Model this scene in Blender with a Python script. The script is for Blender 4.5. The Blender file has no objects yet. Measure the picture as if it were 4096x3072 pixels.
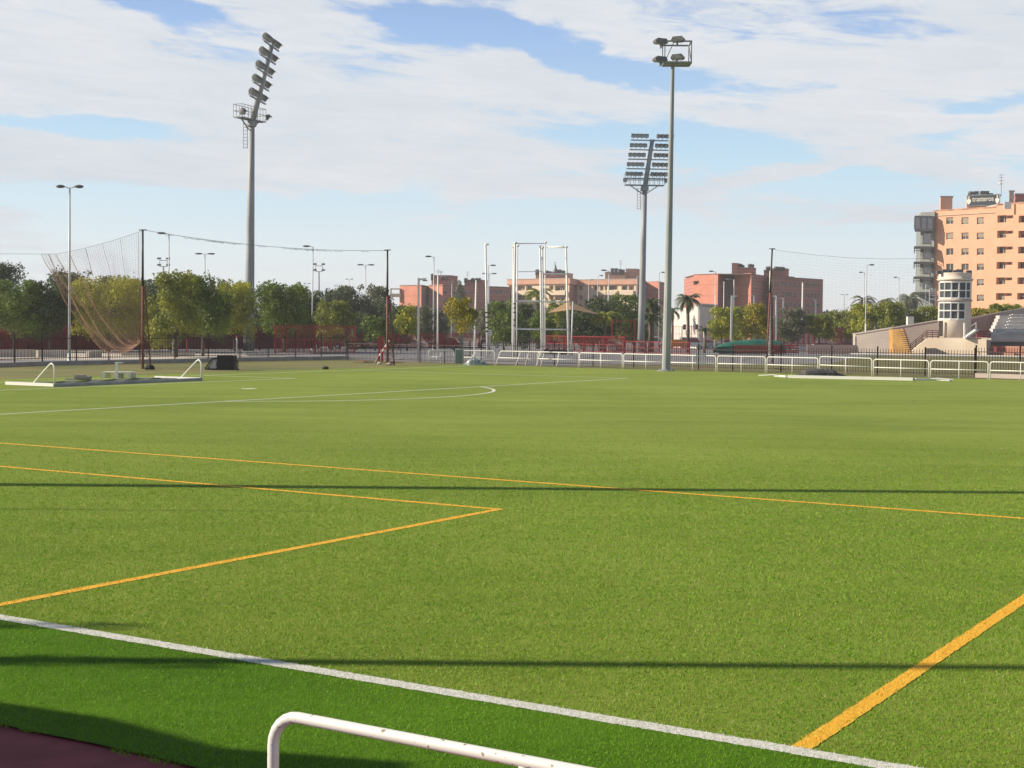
import bpy, math, random
import numpy as np
from mathutils import Vector, Matrix
random.seed(7); rng = np.random.default_rng(7)
S = bpy.context.scene
COL = S.collection
PI = math.pi
R = math.radians
# ------------------------------------------------------------------ camera calibration
FPX, PITCH, ROLL, YAW, CH = 5860.32, 0.0399258862, 0.00784968, 0.555627, 2.43430
_fw = Vector((0, math.cos(PITCH), -math.sin(PITCH))); _rt = Vector((1, 0, 0)); _up = _rt.cross(_fw)
_r = math.cos(ROLL)*_rt + math.sin(ROLL)*_up; _u = -math.sin(ROLL)*_rt + math.cos(ROLL)*_up
def ray(x, y): return _fw + _r*((x-2048)/FPX) - _u*((y-1536)/FPX)
def G(x, y, z=0.0):
    d = ray(x, y); return Vector((0, 0, CH)) + d*((z-CH)/d.z)
def A(x, y, dist):
    d = ray(x, y); return Vector((0, 0, CH)) + d*(dist/d.y)
def gh(d): return 0.0 if d < 130 else (-1.2*(d-130)/100 if d < 230 else -1.2)     # the land falls gently beyond the athletics ground
def gx(x, dist, z=None):                      # ground position under image column x at a depth
    if z is None: z = gh(dist)
    p = A(x, 1300, dist); p = A(x + (p.z - z)*FPX/dist*math.tan(ROLL)*-1, 1300, dist); return Vector((p.x, p.y, z))
def zat(x, y, dist): return A(x, y, dist).z
sn, cs = math.sin(YAW), math.cos(YAW)
def PW(a, b, z=0.0): return Vector((a*sn - b*cs, a*cs + b*sn, z))   # pitch coordinates -> world

cam = bpy.data.cameras.new('camera'); co = bpy.data.objects.new('camera', cam); COL.objects.link(co)
cam.sensor_width = 36; cam.lens = FPX/4096*36; cam.clip_start = .1; cam.clip_end = 9000
M = Matrix((( _r.x, _u.x, -_fw.x, 0), (_r.y, _u.y, -_fw.y, 0), (_r.z, _u.z, -_fw.z, CH), (0, 0, 0, 1)))
co.matrix_world = M; S.camera = co

# ------------------------------------------------------------------ materials
def nt(m): return m.node_tree.nodes, m.node_tree.links
def mat(name, c, c2=None, rough=.8, scale=3.0, metal=0, bump=0, detail=4, stretch=None, spec=.5, contrast=(.35, .65), trans=0, sheen=0):
    m = bpy.data.materials.new(name); m.use_nodes = True
    n, l = nt(m); b = n['Principled BSDF']
    b.inputs['Roughness'].default_value = rough; b.inputs['Metallic'].default_value = metal
    b.inputs['Specular IOR Level'].default_value = spec
    if sheen: b.inputs['Sheen Weight'].default_value = sheen
    if c2 is None: c2 = tuple(min(1, x*.82) for x in c)
    tc = n.new('ShaderNodeTexCoord'); mp = n.new('ShaderNodeMapping'); l.new(tc.outputs['Object'], mp.inputs[0])
    if stretch: mp.inputs['Scale'].default_value = stretch
    nz = n.new('ShaderNodeTexNoise'); nz.inputs['Scale'].default_value = scale; nz.inputs['Detail'].default_value = detail
    l.new(mp.outputs[0], nz.inputs['Vector'])
    cr = n.new('ShaderNodeValToRGB'); l.new(nz.outputs[0], cr.inputs[0])
    cr.color_ramp.elements[0].position, cr.color_ramp.elements[1].position = contrast
    cr.color_ramp.elements[0].color = (*c, 1); cr.color_ramp.elements[1].color = (*c2, 1)
    l.new(cr.outputs[0], b.inputs['Base Color'])
    if bump:
        bp = n.new('ShaderNodeBump'); bp.inputs['Strength'].default_value = bump; bp.inputs['Distance'].default_value = .02
        l.new(nz.outputs[0], bp.inputs['Height']); l.new(bp.outputs[0], b.inputs['Normal'])
    if trans:
        t = n.new('ShaderNodeBsdfTranslucent'); mx = n.new('ShaderNodeMixShader'); mx.inputs[0].default_value = trans
        l.new(cr.outputs[0], t.inputs[0]); l.new(b.outputs[0], mx.inputs[1]); l.new(t.outputs[0], mx.inputs[2])
        l.new(mx.outputs[0], n['Material Output'].inputs[0])
    return m
def brick(name, c, c2, mortar, h=.9, rough=.9):           # horizontally banded brickwork
    m = mat(name, c, c2, rough, .6); n, l = nt(m); b = n['Principled BSDF']
    tc = n.new('ShaderNodeTexCoord'); sx = n.new('ShaderNodeSeparateXYZ'); l.new(tc.outputs['Object'], sx.inputs[0])
    mu = n.new('ShaderNodeMath'); mu.operation = 'MULTIPLY'; mu.inputs[1].default_value = 1/h; l.new(sx.outputs[2], mu.inputs[0])
    fr = n.new('ShaderNodeMath'); fr.operation = 'FRACT'; l.new(mu.outputs[0], fr.inputs[0])
    lt = n.new('ShaderNodeMath'); lt.operation = 'LESS_THAN'; lt.inputs[1].default_value = .16; l.new(fr.outputs[0], lt.inputs[0])
    mx = n.new('ShaderNodeMix'); mx.data_type = 'RGBA'; l.new(lt.outputs[0], mx.inputs[0])
    old = b.inputs['Base Color'].links[0].from_socket; l.new(old, mx.inputs[6]); mx.inputs[7].default_value = (*mortar, 1)
    l.new(mx.outputs[2], b.inputs['Base Color']); return m

MT = {}
MT['white'] = mat('white_paint', (.78, .77, .73), (.62, .60, .56), .4, 2.5, contrast=(.6, .8))
MT['whitenear'] = mat('white_rail_paint', (.80, .79, .76), (.33, .27, .22), .38, 30, contrast=(.655, .675), detail=3)
MT['galv'] = mat('galvanised_steel', (.36, .38, .39), (.24, .26, .27), .6, 1.2, metal=.15, stretch=(1, 1, .25))
MT['galvl'] = mat('light_steel', (.62, .65, .66), (.5, .53, .54), .5, 1.2, metal=.1)
MT['dark'] = mat('dark_metal', (.035, .035, .038), (.02, .02, .02), .5)
MT['house'] = mat('lamp_housing', (.16, .165, .17), (.09, .09, .09), .5, 5)
MT['lens'] = mat('lamp_glass', (.45, .48, .5), (.3, .32, .34), .15, 3)
MT['fence'] = mat('fence_iron', (.035, .022, .022), (.06, .03, .028), .6, 2)
MT['redm'] = mat('red_iron', (.46, .045, .05), (.34, .03, .035), .6, 2)
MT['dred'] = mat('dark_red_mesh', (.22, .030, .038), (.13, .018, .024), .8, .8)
MT['rust'] = mat('rusty_steel', (.26, .09, .07), (.16, .05, .04), .75, 3)
MT['net'] = mat('brown_net', (.30, .17, .11), (.22, .13, .09), .9, 1)
MT['netg'] = mat('grey_net', (.22, .24, .24), (.15, .16, .17), .9, 2)
MT['conc'] = mat('concrete', (.36, .34, .31), (.27, .255, .235), .9, 1.5, bump=.2)
MT['concp'] = mat('pink_concrete', (.50, .43, .38), (.43, .37, .33), .9, .5)
MT['concw'] = mat('pale_wall', (.72, .66, .58), (.5, .46, .40), .9, .8)
MT['black'] = mat('black_fabric', (.012, .012, .013), (.02, .02, .022), .8, 4, bump=.3)
MT['silver'] = mat('silver_sheet', (.45, .47, .49), (.22, .23, .25), .35, 3, bump=.6)
MT['plastic'] = mat('grey_plastic', (.42, .47, .47), (.2, .23, .23), .3, 3, bump=.5)
MT['wood'] = mat('pallet_wood', (.86, .84, .76), (.7, .66, .56), .8, 4)
MT['green'] = mat('green_tarpaulin', (.012, .14, .085), (.01, .085, .06), .6, .8)
MT['brickc'] = mat('red_brick_side', (.42, .13, .08), (.3, .09, .06), .9, 2)
MT['glass'] = mat('window_glass', (.05, .055, .06), (.09, .10, .11), .12, .3)
MT['shut'] = mat('window_shutter', (.30, .25, .20), (.20, .17, .14), .6, .35)
MT['cream'] = mat('cream_render', (.78, .65, .49), (.70, .57, .43), .85, .3)
MT['bark'] = mat('bark', (.17, .13, .10), (.09, .07, .055), .9, 4, bump=.5)
MT['barkg'] = mat('grey_bark', (.30, .29, .27), (.2, .19, .18), .9, 4)
MT['tan'] = mat('tan_shade_cloth', (.40, .26, .12), (.32, .20, .09), .8, .5)
MT['ochre'] = mat('ochre_wall', (.50, .29, .09), (.38, .21, .07), .85, 1.2)
MT['tyre'] = mat('tyre_rubber', (.015, .015, .015), (.03, .03, .03), .8)
MT['skin'] = mat('skin', (.42, .24, .17), rough=.6)
MT['blue'] = mat('blue_cloth', (.03, .04, .10), rough=.9)

def leafmat(name, c, c2):
    m = mat(name, c, c2, .55, .75, contrast=(.40, .60), trans=.28, spec=.25); return m
LF = dict(
 yellow=leafmat('leaf_yellow_green', (.44, .43, .05), (.25, .29, .045)),
 olive=leafmat('leaf_olive', (.31, .33, .05), (.16, .195, .038)),
 mid=leafmat('leaf_mid_green', (.18, .25, .048), (.10, .15, .034)),
 dark=leafmat('leaf_dark_green', (.105, .145, .055), (.06, .09, .038)),
 grey=leafmat('leaf_grey_green', (.20, .22, .13), (.125, .14, .085)),
 autumn=leafmat('leaf_autumn', (.40, .33, .04), (.24, .24, .04)))

# ------------------------------------------------------------------ mesh helpers
class MB:
    def __init__(s): s.v = []; s.f = []
    def add(s, vs, fs):
        k = len(s.v); s.v += [tuple(x) for x in vs]; s.f += [tuple(i+k for i in q) for q in fs]; return s
    def obox(s, c, sx, sy, sz, ax=None):        # centre, sizes, axes (3 vectors)
        c = Vector(c); ax = ax or (Vector((1, 0, 0)), Vector((0, 1, 0)), Vector((0, 0, 1)))
        vs = [c + ax[0]*(i*sx/2) + ax[1]*(j*sy/2) + ax[2]*(k*sz/2) for i in (-1, 1) for j in (-1, 1) for k in (-1, 1)]
        return s.add(vs, [(0, 1, 3, 2), (4, 6, 7, 5), (0, 4, 5, 1), (2, 3, 7, 6), (0, 2, 6, 4), (1, 5, 7, 3)])
    def bar(s, a, b, w, h=None):                # rectangular bar between two points
        a, b = Vector(a), Vector(b); d = b-a; L = d.length; z = d.normalized()
        x = z.cross(Vector((0, 0, 1))); x = x.normalized() if x.length > .01 else Vector((1, 0, 0)); y = x.cross(z)
        return s.obox((a+b)/2, w, h or w, L, (x, y, z))
    def tube(s, a, b, r0, r1=None, n=8, cap=True): return s.path([a, b], [r0, r0 if r1 is None else r1], n, cap)
    def path(s, pts, r, n=8, cap=True):
        pts = [Vector(p) for p in pts]; k = len(s.v); N = len(pts)
        rr = r if isinstance(r, (list, tuple)) else [r]*N
        d0 = (pts[1]-pts[0]).normalized(); x = d0.orthogonal().normalized()
        for i, p in enumerate(pts):
            d = (pts[min(i+1, N-1)]-pts[max(i-1, 0)]).normalized()
            x = (x - d*x.dot(d)).normalized(); y = d.cross(x)
            for j in range(n):
                t = 2*PI*j/n; s.v.append(tuple(p + (x*math.cos(t) + y*math.sin(t))*rr[i]))
        for i in range(N-1):
            for j in range(n):
                a = k+i*n+j; b = k+i*n+(j+1) % n; s.f.append((a, b, b+n, a+n))
        if cap: s.f.append(tuple(k+j for j in reversed(range(n)))); s.f.append(tuple(k+(N-1)*n+j for j in range(n)))
        return s
    def prism(s, poly, z0, z1):
        n = len(poly); vs = [(p[0], p[1], z0) for p in poly] + [(p[0], p[1], z1) for p in poly]
        return s.add(vs, [tuple(reversed(range(n))), tuple(range(n, 2*n))] + [(i, (i+1) % n, n+(i+1) % n, n+i) for i in range(n)])
    def extr(s, pts, off):                      # polygon in space extruded along a vector
        n = len(pts); off = Vector(off); vs = [Vector(p) for p in pts] + [Vector(p)+off for p in pts]
        return s.add(vs, [tuple(reversed(range(n))), tuple(range(n, 2*n))] + [(i, (i+1) % n, n+(i+1) % n, n+i) for i in range(n)])
    def lathe(s, c, prof, n=20):
        c = Vector(c); k = len(s.v)
        for r, z in prof:
            for j in range(n): s.v.append((c.x+r*math.cos(2*PI*j/n), c.y+r*math.sin(2*PI*j/n), c.z+z))
        for i in range(len(prof)-1):
            for j in range(n): a = k+i*n+j; b = k+i*n+(j+1) % n; s.f.append((a, b, b+n, a+n))
        s.f.append(tuple(k+j for j in reversed(range(n)))); s.f.append(tuple(k+(len(prof)-1)*n+j for j in range(n))); return s
    def build(s, name, m, parent=None, smooth=False, base=None):
        if base is not None: o0 = Vector(base)
        elif parent is not None: o0 = wloc(parent)
        else:
            a = np.array(s.v); o0 = Vector(((a[:, 0].min()+a[:, 0].max())/2, (a[:, 1].min()+a[:, 1].max())/2, a[:, 2].min()))
        me = bpy.data.meshes.new(name); me.from_pydata([(v[0]-o0.x, v[1]-o0.y, v[2]-o0.z) for v in s.v], [], s.f)
        me.materials.append(MT[m] if isinstance(m, str) else m)
        if smooth: me.polygons.foreach_set('use_smooth', [len(q) < 6 for q in s.f])
        me.update(); o = bpy.data.objects.new(name, me); COL.objects.link(o)
        if parent is not None: o.parent = parent
        else: o.location = o0
        return o
def wloc(o):
    v = Vector((0, 0, 0))
    while o is not None: v += o.location; o = o.parent
    return v
def tag(o, label, cat=None, group=None):
    o['label'] = label
    if cat: o['category'] = cat
    if group: o['group'] = group
    return o
def thing(name, loc, label, cat, group=None):
    o = bpy.data.objects.new(name, None); o.empty_display_size = .3; COL.objects.link(o); o.location = loc; return tag(o, label, cat, group)
def struct(o, kind='structure'): o['kind'] = kind; return o

# ------------------------------------------------------------------ world: low sun sky with broken cloud
SUN_EL = R(27); SUN_AZ = R(-90)               # azimuth measured clockwise from +Y
w = bpy.data.worlds.new('World'); S.world = w; w.use_nodes = True
n, l = w.node_tree.nodes, w.node_tree.links; n.clear()
def MA(op, a, b=None, c=None, clamp=False):
    q = n.new('ShaderNodeMath'); q.operation = op; q.use_clamp = clamp
    for i, x in enumerate((a, b, c)):
        if x is None: continue
        if isinstance(x, (int, float)): q.inputs[i].default_value = x
        else: l.new(x, q.inputs[i])
    return q.outputs[0]
sky = n.new('ShaderNodeTexSky'); sky.sky_type = 'NISHITA'; sky.sun_disc = False; sky.sun_elevation = SUN_EL; sky.sun_rotation = SUN_AZ
sky.air_density = 1.0; sky.dust_density = .7; sky.ozone_density = 1.5
tc = n.new('ShaderNodeTexCoord'); sx = n.new('ShaderNodeSeparateXYZ'); l.new(tc.outputs['Generated'], sx.inputs[0])
X, Y, Z = sx.outputs
az = MA('ARCTAN2', X, Y); el = MA('ARCSINE', Z)
def px2ang(x, y): d = ray(x, y).normalized(); return math.atan2(d.x, d.y), math.asin(d.z)
def noise(sx_, sy_, det, rough, off=0, dist=0):
    cmb = n.new('ShaderNodeCombineXYZ'); l.new(MA('MULTIPLY', az, sx_), cmb.inputs[0])
    l.new(MA('ADD', MA('MULTIPLY', el, sy_), MA('MULTIPLY', az, sx_*.35)), cmb.inputs[1]); cmb.inputs[2].default_value = off
    q = n.new('ShaderNodeTexNoise'); q.inputs['Scale'].default_value = 1; q.inputs['Detail'].default_value = det
    q.inputs['Roughness'].default_value = rough; q.inputs['Distortion'].default_value = dist
    l.new(cmb.outputs[0], q.inputs['Vector']); return q.outputs[0]
n1 = noise(6, 26, 8, .58, 2.3, .5); n2 = noise(16, 95, 9, .66, 4.1, .6); n3 = noise(3, 9, 3, .5, 8)
wob = MA('MULTIPLY', MA('SUBTRACT', noise(14, 44, 6, .62, 6.6), .5), 3.0)
def blob(x, y, hw, hh, ang, amp):             # a gap (or bank) in the cloud layer, by direction
    a0, e0 = px2ang(x, y); ca, sa = math.cos(R(ang)), math.sin(R(ang))
    da = MA('SUBTRACT', az, a0); de = MA('SUBTRACT', el, e0)
    p = MA('DIVIDE', MA('ADD', MA('MULTIPLY', da, ca), MA('MULTIPLY', de, sa)), hw/FPX)
    q = MA('DIVIDE', MA('SUBTRACT', MA('MULTIPLY', de, ca), MA('MULTIPLY', da, sa)), hh/FPX)
    r2 = MA('ADD', MA('MULTIPLY', p, p), MA('MULTIPLY', q, q)); r2 = MA('ADD', r2, wob)
    return MA('MULTIPLY', MA('EXPONENT', MA('MULTIPLY', MA('MAXIMUM', r2, 0.0), -1.0)), amp)
tot = None
# x, y, half width, half height, tilt (deg, up to the right positive), amplitude (negative = blue gap)
BL = [(1750, 90, 330, 75, -10, -.95), (2180, 190, 330, 75, -22, -.8), (2560, 300, 420, 70, -12, -.8), (3150, 340, 420, 40, -4, -.42),
      (2120, 215, 150, 60, -5, .75), (420, 510, 300, 50, 0, -.75), (90, 490, 160, 28, 0, -.6), (3000, 600, 420, 90, -14, -.95), (3420, 740, 520, 80, 0, -.9),
      (2450, 530, 260, 50, 0, -.5), (620, 20, 220, 28, -6, -.6), (3950, 430, 220, 40, 0, -.4), (3150, 690, 260, 34, 8, .9), (3700, 700, 160, 60, 0, .5),
      (3250, 940, 420, 40, 0, -.3), (800, 870, 900, 140, -4, -.80), (2100, 900, 900, 130, 0, -.70), (3100, 1000, 700, 60, 0, -.5), (1750, 880, 300, 40, -6, .35), (2000, 700, 800, 60, -6, .3), (700, 680, 700, 60, -2, .25), (2700, 1130, 2600, 150, 0, -.75)]
for b_ in BL:
    o_ = blob(*b_); tot = o_ if tot is None else MA('ADD', tot, o_)
dens = MA('ADD', MA('ADD', MA('MULTIPLY', MA('SUBTRACT', n1, .5), 2.3), MA('MULTIPLY', MA('SUBTRACT', n2, .5), 1.35)), MA('ADD', tot, .54))
hi = n.new('ShaderNodeMapRange'); hi.inputs[1].default_value = .26; hi.inputs[2].default_value = .6; hi.inputs[3].default_value = 0; hi.inputs[4].default_value = -1.0
l.new(el, hi.inputs[0]); dens = MA('ADD', dens, hi.outputs[0])
cov = n.new('ShaderNodeMapRange'); cov.interpolation_type = 'SMOOTHSTEP'; cov.inputs[1].default_value = 0.0; cov.inputs[2].default_value = .48
l.new(dens, cov.inputs[0])
cc = n.new('ShaderNodeValToRGB'); cc.color_ramp.elements[0].position = .3; cc.color_ramp.elements[1].position = .72
CB = 6.45
cc.color_ramp.elements[0].color = (.74*CB/8, .81*CB/8, .90*CB/8, 1); cc.color_ramp.elements[1].color = (1.0*CB/8, 1.025*CB/8, 1.06*CB/8, 1)
l.new(MA('ADD', MA('MULTIPLY', n3, .5), MA('MULTIPLY', n2, .5)), cc.inputs[0])
ccs = n.new('ShaderNodeVectorMath'); ccs.operation = 'SCALE'; ccs.inputs['Scale'].default_value = 8.0; l.new(cc.outputs[0], ccs.inputs[0])
mx = n.new('ShaderNodeMix'); mx.data_type = 'RGBA'; l.new(cov.outputs[0], mx.inputs[0]); airl = n.new('ShaderNodeValToRGB'); airl.color_ramp.elements[0].position = 0; airl.color_ramp.elements[0].color = (.56, .54, .55, 1); airl.color_ramp.elements[1].position = .35; airl.color_ramp.elements[1].color = (.04, .065, .13, 1)
q_ = airl.color_ramp.elements.new(.05); q_.color = (.50, .56, .60, 1); q_ = airl.color_ramp.elements.new(.11); q_.color = (.36, .50, .60, 1); q_ = airl.color_ramp.elements.new(.2); q_.color = (.22, .33, .54, 1)
l.new(el, airl.inputs[0]); vs_ = n.new('ShaderNodeVectorMath'); vs_.operation = 'SCALE'; vs_.inputs['Scale'].default_value = 12.6; l.new(airl.outputs[0], vs_.inputs[0])
sk2 = n.new('ShaderNodeMix'); sk2.data_type = 'RGBA'; sk2.inputs[0].default_value = .82; l.new(sky.outputs[0], sk2.inputs[6]); l.new(vs_.outputs[0], sk2.inputs[7]); l.new(sk2.outputs[2], mx.inputs[6]); l.new(ccs.outputs[0], mx.inputs[7])
bg = n.new('ShaderNodeBackground'); bg.inputs[1].default_value = .10; l.new(mx.outputs[2], bg.inputs[0])
wo = n.new('ShaderNodeOutputWorld'); l.new(bg.outputs[0], wo.inputs[0])
sl = bpy.data.lights.new('sun', 'SUN'); sl.energy = 5.0; sl.angle = R(.53); sl.color = (1, .88, .70)
so = bpy.data.objects.new('sun', sl); COL.objects.link(so)
sd = Vector((math.sin(SUN_AZ)*math.cos(SUN_EL), math.cos(SUN_AZ)*math.cos(SUN_EL), math.sin(SUN_EL)))
so.rotation_euler = sd.to_track_quat('Z', 'Y').to_euler(); so.location = (-30, 0, 30)
S.view_settings.view_transform = 'Standard'; S.view_settings.look = 'None'; S.view_settings.gamma = 1; S.view_settings.use_curve_mapping = False
S.view_settings.exposure = 0.40

# ------------------------------------------------------------------ ground
def sheet(name, pts, z, m, sub=None):
    b = MB(); b.add([(p[0], p[1], z) for p in pts], [tuple(range(len(pts)))]); return struct(b.build(name, m))
gm = mat('dry_ground', (.17, .15, .075), (.10, .105, .04), .95, .25, detail=8)
b = MB(); V_ = [(-4000, -60, -.02), (4000, -60, -.02), (4000, 130, -.02), (-4000, 130, -.02), (4000, 230, -1.22), (-4000, 230, -1.22), (4000, 6000, -1.22), (-4000, 6000, -1.22)]
b.add(V_, [(0, 1, 2, 3), (3, 2, 4, 5), (5, 4, 6, 7)]); struct(b.build('ground', gm))
# artificial turf
tm = bpy.data.materials.new('artificial_turf'); tm.use_nodes = True
def turf(m, ca, cb, cc_, sheen):
    nn, ll = nt(m); b = nn['Principled BSDF']; b.inputs['Roughness'].default_value = .75; b.inputs['Specular IOR Level'].default_value = .05
    b.inputs['Sheen Weight'].default_value = sheen; b.inputs['Sheen Roughness'].default_value = .45; b.inputs['Sheen Tint'].default_value = (.80, .85, .50, 1)
    t = nn.new('ShaderNodeTexCoord')
    def ns(sc, det, stretch=(1, 1, 1), rot=0, rough=.6):
        mp = nn.new('ShaderNodeMapping'); mp.inputs['Scale'].default_value = stretch; mp.inputs['Rotation'].default_value = (0, 0, rot); ll.new(t.outputs['Object'], mp.inputs[0])
        q = nn.new('ShaderNodeTexNoise'); q.inputs['Scale'].default_value = sc; q.inputs['Detail'].default_value = det; q.inputs['Roughness'].default_value = rough
        ll.new(mp.outputs[0], q.inputs['Vector']); return q.outputs[0]
    big = ns(.10, 5, (1, 1, 1)); band = ns(.6, 4, (.25, 1, 1), -.5559); fine = ns(9, 7, (1, .6, 1), 0, .9); med = ns(3.0, 5)
    def mm(op, a, c):
        q = nn.new('ShaderNodeMath'); q.operation = op
        for i, x in enumerate((a, c)):
            if isinstance(x, float): q.inputs[i].default_value = x
            else: ll.new(x, q.inputs[i])
        return q.outputs[0]
    f = mm('ADD', mm('ADD', mm('MULTIPLY', big, .30), mm('MULTIPLY', band, .22)), mm('ADD', mm('MULTIPLY', fine, .26), mm('MULTIPLY', med, .16)))
    cr = nn.new('ShaderNodeValToRGB'); ll.new(f, cr.inputs[0]); e = cr.color_ramp.elements
    e[0].position = .40; e[0].color = (*ca, 1); e[1].position = .62; e[1].color = (*cc_, 1); k = e.new(.5); k.color = (*cb, 1)
    ll.new(cr.outputs[0], b.inputs['Base Color'])
    bp = nn.new('ShaderNodeBump'); bp.inputs['Strength'].default_value = .7; bp.inputs['Distance'].default_value = .03
    ll.new(ns(40, 4, (1, 1, 1), 0, .8), bp.inputs['Height']); ll.new(bp.outputs[0], b.inputs['Normal'])
turf(tm, (.165, .235, .022), (.235, .308, .040), (.312, .372, .075), .08)
# turf sheet: near edge slightly ragged along the track
edge = []
for i in range(0, 61):
    b_ = -30 + i*2.0 if i < 10 else (-10 + (i-10)*.5 if i < 54 else 12 + (i-54)*8)
    edge.append(PW(5.84 + random.uniform(-.03, .03) + .004*max(0, b_-6)**2*(.3 if b_ < 20 else 0), b_))
turf_pts = [(p.x, p.y) for p in edge] + [tuple(PW(5.9, 66)[:2]), tuple(PW(30, 50.6)[:2]), tuple(PW(75.2, 50.2)[:2]), tuple(PW(74.9, 45)[:2]), tuple(PW(74.3, 35)[:2]), tuple(PW(73.6, 25)[:2]), tuple(PW(72.9, 16)[:2]), tuple(PW(72, 0)[:2]), tuple(PW(70, -30)[:2])]
b = MB(); b.add([(p[0], p[1], 0) for p in turf_pts], [tuple(range(len(turf_pts)))]); turf_o = struct(b.build('turf', tm, base=(0, 0, 0)))
tm2 = bpy.data.materials.new('surround_turf'); tm2.use_nodes = True; turf(tm2, (.065, .155, .005), (.105, .225, .010), (.15, .30, .018), .03)
b = MB(); ne = [p for p in edge if p.y < 60]; b.add([(p.x, p.y, .003) for p in ne]+[tuple(PW(x0_t, 60))[:2]+(.003,) for x0_t in (7.88,)]+[tuple(PW(7.88, -30))[:2]+(.003,)], [tuple(range(len(ne)+2))]); struct(b.build('turf_surround', tm2, base=(0, 0, 0)))
trk = mat('maroon_track', (.36, .075, .070), (.26, .055, .052), .9, 3, bump=.4, detail=8)
sheet('running_track', [tuple(PW(6.6, -30)[:2]), tuple(PW(6.6, 80)[:2]), tuple(PW(-3, 80)[:2]), tuple(PW(-3, -30)[:2])], -.012, trk)

# markings
wmk = mat('white_marking', (.80, .80, .74), (.62, .66, .50), .85, 45, contrast=(.45, .66), detail=2)
wmn = mat('white_marking_near', (.74, .73, .68), (.42, .45, .34), .85, 60, contrast=(.46, .66), detail=3)
wmf = mat('white_marking_faint', (.34, .38, .20), (.24, .30, .11), .85, 3, contrast=(.4, .6))
omk = mat('orange_marking', (.88, .50, .035), (.74, .44, .035), .85, 45, contrast=(.45, .66), detail=2)
def strip(bm, a, b_, wd, z, step=1.0, jit=0):
    a, b_ = Vector(a), Vector(b_); d = b_-a; L = d.length; d.normalize(); nr = Vector((-d.y, d.x, 0)); N = max(1, int(L/step)); k = len(bm.v)
    for i in range(N+1):
        p = a + d*(L*i/N)
        for s_ in (-1, 1): q = p + nr*s_*(wd/2 + random.uniform(-jit, jit)); bm.v.append((q.x, q.y, z))
    for i in range(N): bm.f.append((k+2*i, k+2*i+1, k+2*i+3, k+2*i+2))
x0, yA, xm = 7.949, 31.646, 41.224; gl = yA+16.5
b = MB(); strip(b, PW(x0, -20), PW(x0, 16), .145, .006, .025, .007); struct(b.build('touchline_marking', wmn, base=(0, 0, 0)))
b = MB(); Wd = .12
strip(b, PW(x0, 16.004), PW(x0, gl-.07), Wd, .006); strip(b, PW(xm-20.16, yA), PW(xm+20.16, yA), Wd, .004)
strip(b, PW(xm+20.1, yA+.064), PW(xm+20.1, gl-.06), Wd, .004); strip(b, PW(x0, gl), PW(73.5, gl), Wd, .004)
strip(b, PW(xm-9.1, gl-5.5), PW(xm+9.16, gl-5.5), Wd, .004); strip(b, PW(xm+9.1, gl-5.436), PW(xm+9.1, gl-.064), Wd, .004)
cen = (xm, gl-11); th0 = math.asin(5.5/9.15)
arc = [PW(cen[0]+9.15*math.cos(t), cen[1]-9.15*math.sin(t)) for t in [th0+.008+(PI-2*th0-.016)*i/60 for i in range(61)]]
k = len(b.v)
for i, p in enumerate(arc):
    c_ = PW(*cen); d = (p-c_).normalized()
    for s_ in (-1, 1): q = p + d*s_*Wd/2; b.v.append((q.x, q.y, .004))
for i in range(60): b.f.append((k+2*i, k+2*i+1, k+2*i+3, k+2*i+2))
b.add([PW(xm+.3*math.cos(t), gl-11+.3*math.sin(t), .004) for t in [i*PI/5 for i in range(10)]], [tuple(range(10))])
struct(b.build('pitch_marking', wmk, base=(0, 0, 0)))
b = MB(); strip(b, G(2200, 1467.5, .004), G(4300, 1553, .004), .10, .004); struct(b.build('far_touchline_marking', wmf, base=(0, 0, 0)))
b = MB(); strip(b, PW(x0+.08, 10.32), PW(16.25, 10.32), Wd, .004, .05, .006); strip(b, PW(16.314, 10.26), PW(16.314, 60), Wd, .004)
strip(b, PW(x0+11.5, 2.0), PW(x0+11.5, 60), Wd, .004); strip(b, PW(x0+.08, 2.99), PW(x0+11.43, 2.99), Wd, .004, .05, .006); struct(b.build('orange_pitch_marking', omk, base=(0, 0, 0)))

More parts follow.
